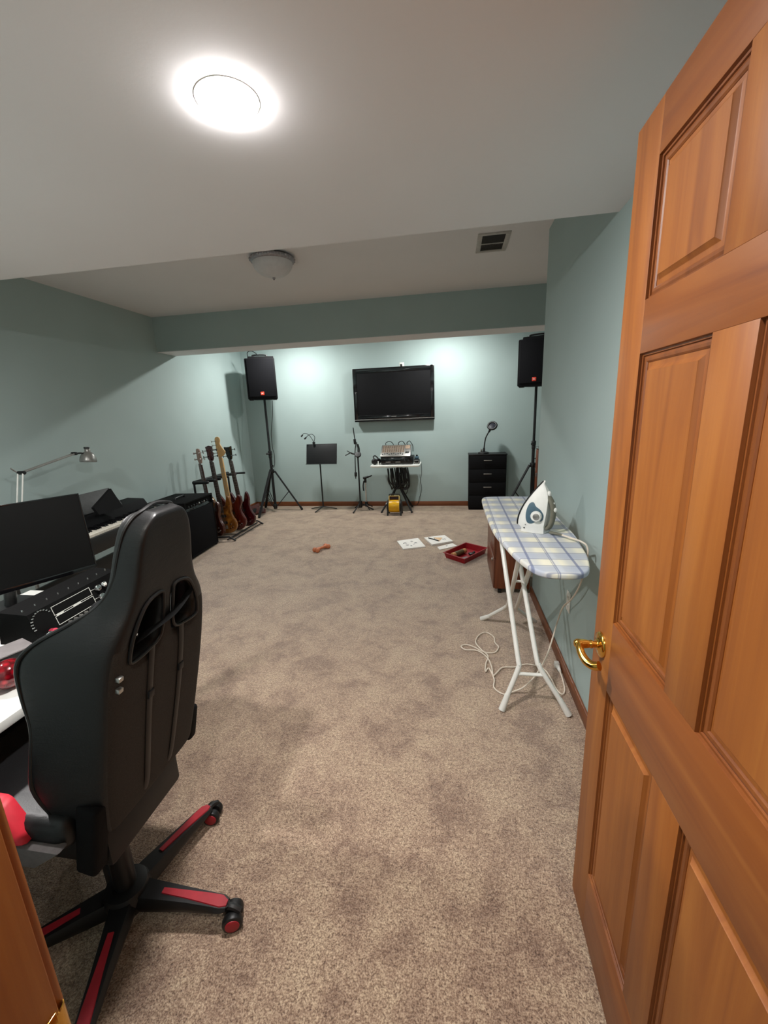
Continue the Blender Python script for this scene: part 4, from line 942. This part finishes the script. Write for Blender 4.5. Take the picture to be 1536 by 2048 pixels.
    for sg in (-1, 1):
        MB(t).tube([Rr(s, sg*y, d) for s, y, d in ((.50, .056, .002), (.42, .060, .003), (.30, .060, .003), (.18, .056, .003), (.06, .050, .002), (.0, .048, -.01))], .010, 8, 4, flat=.3).build('rear_strap', M['black'], back)
        MB(t).box((-.010, -.012, -.004), (.010, .012, .005), .003, frame(Rr(.36, sg*.060, .004), (0, 1, 0), ln, bk)).build('strap_buckle', M['black_metal'], back)
    for k in range(2): MB(t).box((-.006, -.007, -.006), (.006, .007, .006), .002, frame(Rr(.475-.03*k, -.160, .0), bk, (0, 1, 0), ln)).build('zip_pull', M['silver'], back)
    # recline brackets
    for yy, w, zc, hh in ((.680, .023, .515, .108), (1.062, .020, .530, .065)):
        T = frame((-.885+.0*w, yy, zc), (.97, 0, -.22), (0, 1, 0), (.22, 0, .97))
        MB(t).box((-.030, -w, -hh), (.030, w, hh), .012, T, 3).build('recline_bracket', M['black_matte'], t)
    # seat
    zs = .528; YC_ = .855
    MB(t).box((-1.38, YC_-.225, zs-.02), (-.905, YC_+.225, zs+.065), .03, None, 4).build('seat', M['leather'], t)
    for sg in (-1, 1):
        MB(t).hexa([(-1.38, YC_+sg*.20, zs+.015), (-.99, YC_+sg*.20, zs+.02), (-.99, YC_+sg*.250, zs+.02), (-1.38, YC_+sg*.250, zs+.015), (-1.38, YC_+sg*.19, zs+.125), (-1.06, YC_+sg*.19, zs+.115), (-1.06, YC_+sg*.242, zs+.11), (-1.38, YC_+sg*.242, zs+.11)], .014).build('seat_bolster', M['red_fabric'], t)
        MB(t).hexa([(-1.35, YC_+sg*.215, zs-.060), (-1.0, YC_+sg*.215, zs-.060), (-1.0, YC_+sg*.235, zs-.060), (-1.35, YC_+sg*.235, zs-.060), (-1.36, YC_+sg*.215, zs+.016), (-.90, YC_+sg*.215, zs+.016), (-.90, YC_+sg*.246, zs+.016), (-1.36, YC_+sg*.246, zs+.016)], .006).build('seat_skirt', M['grey_cloth'], t)
        a = MB(t); a.box((-1.25, YC_+sg*.325-.04, .66), (-1.0, YC_+sg*.325+.04, .695), .014, None, 3); a = a.build('armrest', M['black'], t)
        MB(t).tube([(-1.12, YC_+sg*.32, .66), (-1.12, YC_+sg*.32, .52), (-1.12, YC_+sg*.22, .46)], .022, 10).build('armrest_post', M['black_metal'], a)
    MB(t).box((-1.13, .70, .385), (-.87, .98, .503), .012).build('tilt_mechanism', M['black_metal'], t)
    MB(t).cyl((-1.0, .83, .10), (-1.0, .83, .30), .030, n=22).build('gas_lift_cover', M['black'], t)
    MB(t).cyl((-1.0, .83, .28), (-1.0, .83, .39), .016, n=18).build('gas_lift', M['black_metal'], t)
    hb = MB(t).lathe([(.058, .052), (.066, .07), (.066, .105), (.058, .122), (.034, .128)], Matrix.Translation((-1.0, .83, 0)), 32).build('base_hub', M['black'], t)
    H = Vector((-1.0, .83, 0))
    for k in range(5):
        a = R(3.5+72*k); u = Vector((math.cos(a), math.sin(a), 0)); v = Vector((-u.y, u.x, 0))
        rings = []; top = []
        for r, w, z0, z1 in ((.045, .040, .058, .112), (.12, .034, .060, .106), (.20, .029, .062, .098), (.27, .027, .062, .089), (.305, .026, .062, .083), (.322, .018, .064, .077)):
            P = H+u*r
            rings.append([P-v*w*.8+Vector((0, 0, z0)), P+v*w*.8+Vector((0, 0, z0)), P+v*w+Vector((0, 0, (z0+z1)/2)), P+v*w*.72+Vector((0, 0, z1)), P-v*w*.72+Vector((0, 0, z1)), P-v*w+Vector((0, 0, (z0+z1)/2))])
            top.append((P, w, z1))
        lg = MB(t).ring_loft(rings).build('base_leg', M['black'], t, 50)
        ir = []
        for (P, w, z), q in zip(top[1:], (.26, .42, .62, .70, .5)):
            ir.append([P-v*w*q+Vector((0, 0, z-.004)), P+v*w*q+Vector((0, 0, z-.004)), P+v*w*q*.85+Vector((0, 0, z+.0035)), P-v*w*q*.85+Vector((0, 0, z+.0035))])
        e = ir[-1]; 
        MB(t).ring_loft(ir).build('leg_inlay', M['red'], lg, 50)
        cs = MB(t); cen = H+u*.335+Vector((0, 0, .030)); ax = Vector((math.cos(a-R(70)), math.sin(a-R(70)), 0)) if k in (0,) else Vector((.22, -.975, 0)).normalized()
        for sg in (-1, 1): cs.cyl(cen+ax*sg*.006, cen+ax*sg*.030, .030, n=28, bev=.006)
        cs.cyl(cen-ax*.01, cen+ax*.01, .016, n=16); cs.cyl(cen-u*.016+Vector((0, 0, .0)), cen-u*.016+Vector((0, 0, .045)), .011, n=14)
        cs.tube([cen-u*.03+Vector((0, 0, .03)), cen+Vector((0, 0, .037)), cen+u*.026+Vector((0, 0, .022))], .010, 8, 3)
        cs = cs.build('caster', M['black'], t)
        for sg in (-1, 1):
            w = MB(t); w.cyl(cen+ax*sg*.028, cen+ax*sg*.0325, .021, n=28, bev=.002); w = w.build('wheel_cap', M['red'], cs)
    return t

# ------------------------------------------------------------------ ironing corner
def ironing():
    t = thing('ironing_board', 'white-legged ironing board with blue and cream plaid cover', 'ironing board', (.39, 2.25, 0))
    zt = .900
    half = [(0, 1.53), (.055, 1.537), (.095, 1.57), (.122, 1.64), (.148, 1.75), (.168, 1.90), (.186, 2.05), (.192, 2.25), (.194, 2.60), (.190, 2.85), (.178, 2.925), (.15, 2.955), (.08, 2.965), (0, 2.967)]
    cx = lambda y: .388+.020*(2.25-y)/.7*(1 if y < 2.25 else .35)
    pl = [(cx(y)+x, y) for x, y in half]+[(cx(y)-x, y) for x, y in half[-2:0:-1]]
    pl = [(p.x, p.y) for p in catmull([(x, y, 0) for x, y in pl], 4, True)]
    MB(t).prism(pl, zt-.026, zt, None, .009, 4).build('board_cover', M['plaid'], t, 50)
    inn = [(.39+(x-.39)*.86, 2.25+(y-2.25)*.95) for x, y in pl]
    MB(t).prism(inn, zt-.034, zt-.020, None, .002).build('metal_deck', M['white_enamel'], t)
    def leg(pts, r=.0125): return MB(t).tube(pts, r, 14, 4).build('leg', M['white_enamel'], t)
    def foot(l, a, b): MB(t).tube([a, b], lambda q: .0135+.0035*q, 14).build('foot_cap', M['white'], l)
    l1 = leg([(.262, 2.42, .868), (.270, 2.36, .78), (.325, 1.99, .275), (.331, 1.96, .235), (.322, 1.945, .20), (.258, 1.90, .045)]); foot(l1, (.274, 1.911, .085), (.244, 1.89, .006))
    l2 = leg([(.345, 2.42, .868), (.352, 2.36, .78), (.417, 1.995, .275), (.428, 1.965, .235), (.445, 1.948, .20), (.556, 1.895, .03)]); foot(l2, (.525, 1.91, .078), (.568, 1.889, .006))
    MB(t).tube([(.318, 1.945, .185), (.452, 1.945, .185)], .011, 12, flat=.75).build('cross_bar', M['white_enamel'], t)
    r1 = leg([(.300, 1.86, .868), (.312, 1.98, .78), (.352, 2.55, .29), (.345, 2.66, .20), (.330, 2.70, .165), (.222, 2.83, .02)]); foot(r1, (.255, 2.79, .062), (.205, 2.85, .007))
    r2 = leg([(.372, 1.86, .868), (.378, 1.98, .78), (.412, 2.55, .29), (.42, 2.66, .20), (.435, 2.70, .165), (.560, 2.83, .02)]); foot(r2, (.528, 2.80, .058), (.575, 2.845, .007))
    MB(t).tube([(.325, 2.22, .575), (.405, 2.22, .575)], .007, 10).build('pivot_rod', M['white_enamel'], t)
    MB(t).box((.26, 2.39, .862), (.36, 2.44, .876), .003).build('leg_bracket', M['white_enamel'], t)
    # steam iron standing on its heel
    ir = thing('steam_iron', 'white steam iron with slate-blue dial plate standing on the ironing board', 'iron', (.41, 2.09, zt))
    o = Vector((.405, 2.095, zt+.0015)); ux = Vector((.75, -.66, 0)).normalized(); wv = Vector((.66, .75, 0)).normalized(); zz = Vector((0, 0, 1))
    F = frame(o, ux, zz, wv)      # local: x from sole to handle, y up (heel to tip), z across
    def half_w(v): return max(.004, .058*(1-max(0, (v-.03)/.228)**2.2)) if v > .03 else .054
    def sole_u(v): return -.066+.0*v+.100*max(0, (v-.055)/.203)**1.55 if v > .055 else -.066
    def top_u(v):   # back of the body shell
        return .058 if v < .03 else .058+.012*math.sin((v-.03)/.19*PI*.8) if v < .20 else .062-.030*((v-.20)/.058)
    vs = [.036, .055, .08, .11, .14, .17, .20, .225, .245, .256]
    sp = MB(ir); sp.ring_loft([[(sole_u(v)-.004, v, -half_w(v)), (sole_u(v)+.004, v, -half_w(v)-.0015), (sole_u(v)+.004, v, half_w(v)+.0015), (sole_u(v)-.004, v, half_w(v))] for v in vs], M=F); sp.build('soleplate', M['black'], ir, 30)
    bd = MB(ir)
    rings = []
    for v in [0, .004, .02, .036]+vs[1:]+[.259]:
        a = -.048 if v < .03 else sole_u(v)+.004; b = top_u(v); hw = half_w(v)*(.98 if v > .03 else .92); ring = []
        if v > .257: a, hw = .034, .003
        b = max(b, a+.006)
        for k in range(10):
            q = k/9; ring.append((a+(b-a)*q, v, -hw*(1-.50*q**2.6)))
        for k in range(9, -1, -1):
            q = k/9; ring.append((a+(b-a)*q, v, hw*(1-.50*q**2.6)))
        rings.append(ring)
    bd.ring_loft(rings, M=F); bd.build('body', M['white'], ir, 50)
    grip = MB(ir); grip.tube([(.058, .024, 0), (.074, .034, 0), (.087, .070, 0), (.090, .11, 0), (.084, .145, 0), (.070, .172, 0), (.055, .186, 0)], .0115, 14, 5, M=F, flat=1.5); grip.build('handle_grip', M['olive_grey'], ir, 60)
    for v, u, r in ((.152, .090, .007), (.122, .099, .011), (.102, .097, .005)):
        MB(ir).sphere((u-.002, v, 0), r, (1.0, 1.1, 1), M=F, u=14, v=10).build('button', M['white'], ir)
    MB(ir).sphere((.064, .196, 0), .010, (1, 1.5, 1), M=F, u=14, v=10).build('spray_nozzle', M['white'], ir)
    # dial plate on the side facing the doorway
    def side(u, v):
        a = sole_u(v)+.004 if v > .03 else -.048; b = max(top_u(v), a+.006); q = min(1, max(0, (u-a)/(b-a)))
        return -half_w(v)*.98*(1-.50*q**2.6)
    plate = smooth_poly([(-.004, .152), (.010, .153), (.022, .136), (.044, .120), (.058, .096), (.056, .072), (.046, .064), (.042, .078), (.028, .062), (.008, .050), (-.012, .052), (-.022, .075), (-.022, .110), (-.014, .140)], 4)
    def ringp(k, off): return [((.016+(x-.016)*k), .100+(y-.100)*k, side(.016+(x-.016)*k, .100+(y-.100)*k)-off) for x, y in plate]
    MB(ir).ring_loft([ringp(1, -.004), ringp(1, .0018), ringp(.85, .0026), ringp(.55, .0028), ringp(.25, .0028), ringp(.04, .0028)], M=F).build('dial_plate', M['slate'], ir, 50)
    u0, v0 = .028, .088; n_ = Vector((side(u0+.01, v0)-side(u0-.01, v0), side(u0, v0+.01)-side(u0, v0-.01), -.02)).normalized(); c0 = Vector((u0, v0, side(u0, v0)-.001))
    dk = MB(ir).cyl(c0, c0+n_*.015, .027, .024, 30, F, .003).build('temperature_dial', M['white'], ir)
    MB(ir).cyl(c0+n_*.0145+Vector((.003, 0, 0)), c0+n_*.0172+Vector((.003, 0, 0)), .016, .015, 24, F, .001).build('dial_centre', M['silver'], dk)
    for (u1, v1, mm) in ((-.030, .022, 'black'), (-.022, .040, 'silver')):
        c1 = Vector((u1, v1, side(u1, v1)+.002)); MB(ir).cyl(c1, c1+Vector((0, 0, -.0045)), .0032, n=12, M=F).build('indicator_dot', M[mm], ir)
    # iron cord
    c = thing('iron_cord', 'cream power cord of the iron looping over the carpet to a plug', 'cord', (.5, 2.0, 0))
    z0 = .008
    pts = [(.462, 2.030, .912), (.50, 1.985, .915), (.535, 1.935, .914), (.566, 1.885, .912), (.584, 1.868, .895), (.590, 1.872, .84), (.592, 1.95, .68), (.594, 2.07, .55), (.59, 2.20, .44), (.585, 2.27, .32), (.565, 2.27, .22), (.51, 2.16, .16), (.44, 2.06, .11), (.375, 2.03, .05), (.325, 2.035, z0+.006), (.27, 2.012, z0), (.222, 2.06, z0), (.229, 2.14, z0), (.208, 2.24, z0), (.185, 2.20, z0+.004), (.195, 2.29, z0), (.212, 2.36, z0+.006), (.175, 2.43, z0+.005), (.145, 2.52, z0), (.17, 2.61, z0), (.22, 2.655, z0), (.268, 2.60, z0), (.270, 2.53, z0), (.287, 2.475, z0), (.255, 2.41, z0), (.19, 2.41, z0), (.135, 2.46, z0), (.085, 2.485, z0), (.05, 2.465, z0), (.075, 2.425, z0), (.15, 2.415, z0+.004), (.205, 2.345, z0+.005), (.225, 2.26, z0), (.226, 2.17, z0+.005), (.243, 2.185, z0+.004), (.288, 2.255, z0), (.36, 2.268, z0), (.44, 2.305, z0), (.52, 2.27, z0), (.545, 2.18, z0), (.553, 2.09, z0), (.572, 2.045, z0), (.595, 2.08, z0), (.606, 2.17, z0+.004), (.607, 2.25, .016)]
    MB(c).tube(pts, .0042, 8, 6).build('cord', M['cord_white'], c)
    MB(c).tube([(.462, 2.030, .912), (.505, 1.979, .916)], lambda q: .008-.003*q, 10).build('strain_relief', M['olive_grey'], c)
    g = MB(c); g.tube([(.607, 2.24, .016), (.606, 2.29, .019)], lambda q: .008+.006*q, 12); g.box((.589, 2.285, .003), (.617, 2.318, .036), .005); g.build('plug', M['white'], c)
    for q in (-.007, .007): MB(c).box((.6065+q-.001, 2.316, .016), (.6065+q+.001, 2.335, .024), .0004).build('plug_prong', M['silver'], c)
    # wooden cabinet
    x0, x1, y0, y1, h = .325, .612, 3.285, 3.93, .585
    w = thing('wooden_cabinet', 'reddish wooden rolling cabinet behind the ironing board', 'cabinet', (.47, 3.6, 0))
    MB(w).box((x0+.012, y0, .055), (x1, y1, h), .003).build('carcass', M['cab_wood'], w)
    MB(w).box((x0-.006, y0-.008, h), (x1+.006, y1+.008, h+.022), .003).build('top', M['cab_wood'], w)
    for za, zb in ((.06, .31), (.318, .58)):
        dd = MB(w).box((x0, y0+.004, za), (x0+.014, y1-.004, zb), .002).build('drawer_front', M['cab_wood'], w)
        MB(w).cyl((x0-.012, y0+.08, (za+zb)/2+.1), (x0+.001, y0+.08, (za+zb)/2+.1), .013, n=18, bev=.003).build('knob', M['silver'], dd)
    for xx in (x0+.055, x1-.03):
        for yy in (y0+.05, y1-.05):
            q = MB(w); q.cyl((xx-.014, yy, .024), (xx+.014, yy, .024), .024, n=20, bev=.004); q.box((xx-.010, yy-.012, .03), (xx+.010, yy+.012, .057), .003); q.build('caster', M['black'], w)
    outlet('wall_outlet', (XR-.0005, 2.255, .447), 'x-', 'white wall outlet on the right wall beyond the ironing board')

def floor_things():
    # red tray and its contents
    t = thing('red_tray', 'shallow dark red plastic tray on the carpet', 'tray', (.128, 4.20, 0))
    c = [Vector(p) for p in ((.108, 3.962, 0), (.352, 4.318, 0), (.136, 4.488, 0), (-.098, 4.150, 0))]
    ce = sum(c, Vector())/4
    def ring(s, z): return [ce+(p-ce)*s+Vector((0, 0, z)) for p in c]
    MB(t).ring_loft([ring(.88, .001), ring(.90, .001), ring(.985, .058), ring(1.05, .060), ring(1.05, .064), ring(.97, .064), ring(.895, .008), ring(.5, .0075)], cap=True).build('tray', M['tray'], t, 30)
    b = thing('roller', 'tan and olive roller lying in the red tray', 'roller', (.05, 4.20, .01))
    MB(b).cyl((-.012, 4.135, .036), (.125, 4.30, .036), .026, n=22, bev=.003).build('roller_sleeve', M['tan'], b)
    MB(b).cyl((.015, 4.165, .0365), (.095, 4.262, .0365), .0268, n=22, bev=.002).build('olive_band', M['olive'], b)
    k = MB(); T = Matrix.Translation((.195, 4.245, .0085)) @ Matrix.Rotation(R(20), 4, 'Z'); k.box((-.035, -.022, 0), (.035, .022, .022), .006, T); k.sphere((.02, 0, .024), .014, M=T, u=12, v=8)
    tag(k.build('ink_pad', M['black']), 'small dark block in the red tray', 'ink pad')
    k = MB(); T = Matrix.Translation((.115, 4.105, .0085)) @ Matrix.Rotation(R(42), 4, 'Z'); k.box((-.065, -.035, 0), (.065, .045, .004), .001, T)
    tag(k.build('card', M['grey_top']), 'pale grey card flat in the red tray', 'card')
    # sketchbooks
    def pad(name, label, q, th, marks):
        cs = [Vector((*p, 0)) for p in q]; s = thing(name, label, 'sketchbook', tuple(sum(cs, Vector())/4))
        p = MB(s); p.ring_loft([[v+Vector((0, 0, .0008)) for v in cs], [v+Vector((0, 0, th)) for v in cs]]); p.build('pages', M['paper'], s, 0)
        P = lambda a, b: cs[0].lerp(cs[1], a).lerp(cs[3].lerp(cs[2], a), b)+Vector((0, 0, th+.0006))
        ink = MB(s)
        for st in marks: ink.tube([P(*m) for m in st], .0016, 5)
        if marks: ink.build('pencil_marks', M['ink'], s)
        return s
    r = random.Random(5)
    def scrib(a, b, n, amp): return [(a+amp*r.uniform(-1, 1), b+amp*r.uniform(-1, 1)) for _ in range(n)]
    pad('sketchbook', 'white open sketchbook alone at the left of the papers', [(-.557, 4.387), (-.312, 4.486), (-.423, 4.804), (-.663, 4.676)], .014,
        [scrib(.25, .6, 9, .09), scrib(.3, .35, 7, .07), scrib(.6, .68, 9, .06), scrib(.72, .5, 8, .06), scrib(.62, .36, 7, .05), scrib(.45, .2, 6, .05)])
    pad('sketchbook', 'white sketchbook with a dark pencil lying across it', [(-.242, 4.543), (-.005, 4.683), (-.108, 4.918), (-.351, 4.806)], .020, [scrib(.4, .7, 8, .06), scrib(.75, .4, 8, .08)])
    pad('sketchbook', 'white sheet tucked half under the red tray', [(-.150, 4.400), (.040, 4.548), (-.011, 4.640), (-.180, 4.500)], .006, [scrib(.5, .6, 6, .07)])
    p = thing('pencil', 'dark pencil resting on the sketchbook', 'pencil', (-.23, 4.71, .02))
    MB(p).cyl((-.295, 4.769, .0265), (-.168, 4.662, .0265), .0055, n=6).build('barrel', M['black'], p)
    MB(p).cyl((-.168, 4.662, .0265), (-.158, 4.654, .0265), .0055, .001, 6).build('tip', M['tan'], p)
    k = MB(); k.prism([(-.24, 4.80), (-.13, 4.80), (-.155, 4.685)], .0208, .0225)
    tag(k.build('paper_scrap', M['tan_paper']), 'tan triangular paper scrap on the sketchbook beside the pencil', 'paper')
    # bone-shaped toy
    b = MB(); T = Matrix.Translation((-1.487, 4.33, .028)) @ Matrix.Rotation(R(62), 4, 'Z')
    b.tube([(-.075, 0, 0), (-.03, 0, .003), (.03, 0, .003), (.075, 0, 0)], lambda q: .026-.010*math.sin(q*PI), 14, 5, M=T)
    for s in (-1, 1):
        for q in (-1, 1): b.sphere((s*.085, q*.022, 0), .027, M=T, u=16, v=10)
    tag(b.build('dog_toy', M['orange']), 'small orange-brown knobbly toy alone on the carpet', 'toy')

# ------------------------------------------------------------------ camera and world
def camera():
    cam = bpy.data.cameras.new('camera'); o = bpy.data.objects.new('camera', cam); COL.objects.link(o)
    r, u, f = Vector((.98627, .16052, -.03879)), Vector((-.000392, .237188, .971464)), Vector((-.165136, .958111, -.233995))
    m = Matrix((r, u, -f)).transposed().to_4x4(); m.translation = (0, 0, 1.5099); o.matrix_world = m
    cam.sensor_fit = 'HORIZONTAL'; cam.sensor_width = 36; cam.lens = 829.4345/1536*36; cam.clip_start = .02; cam.clip_end = 50
    SC.camera = o
    w = bpy.data.worlds.new('world'); SC.world = w; w.use_nodes = True
    w.node_tree.nodes['Background'].inputs['Color'].default_value = (.03, .03, .032, 1)
    v = SC.view_settings; v.view_transform = 'Standard'; v.look = 'None'; v.gamma = 1; v.exposure = EXPOSURE; v.use_curve_mapping = False
    cy = SC.cycles; cy.use_adaptive_sampling = True; cy.adaptive_threshold = .02; cy.max_bounces = 9; cy.diffuse_bounces = 5; cy.glossy_bounces = 4; cy.use_denoising = True; cy.caustics_reflective = False; cy.caustics_refractive = False
    cy.sample_clamp_indirect = 8

build_materials()
M['tan_paper'] = simple('tan_paper', (226, 190, 150), .9)
room(); door(); ceiling_things()
television(); speakers(); music_stand(); mic_stands(); mixing_table(); blower_fan(); drawer_cabinet()
guitar_corner(); amplifier(); piano(); desk_items(); gaming_chair()
ironing(); floor_things(); camera()
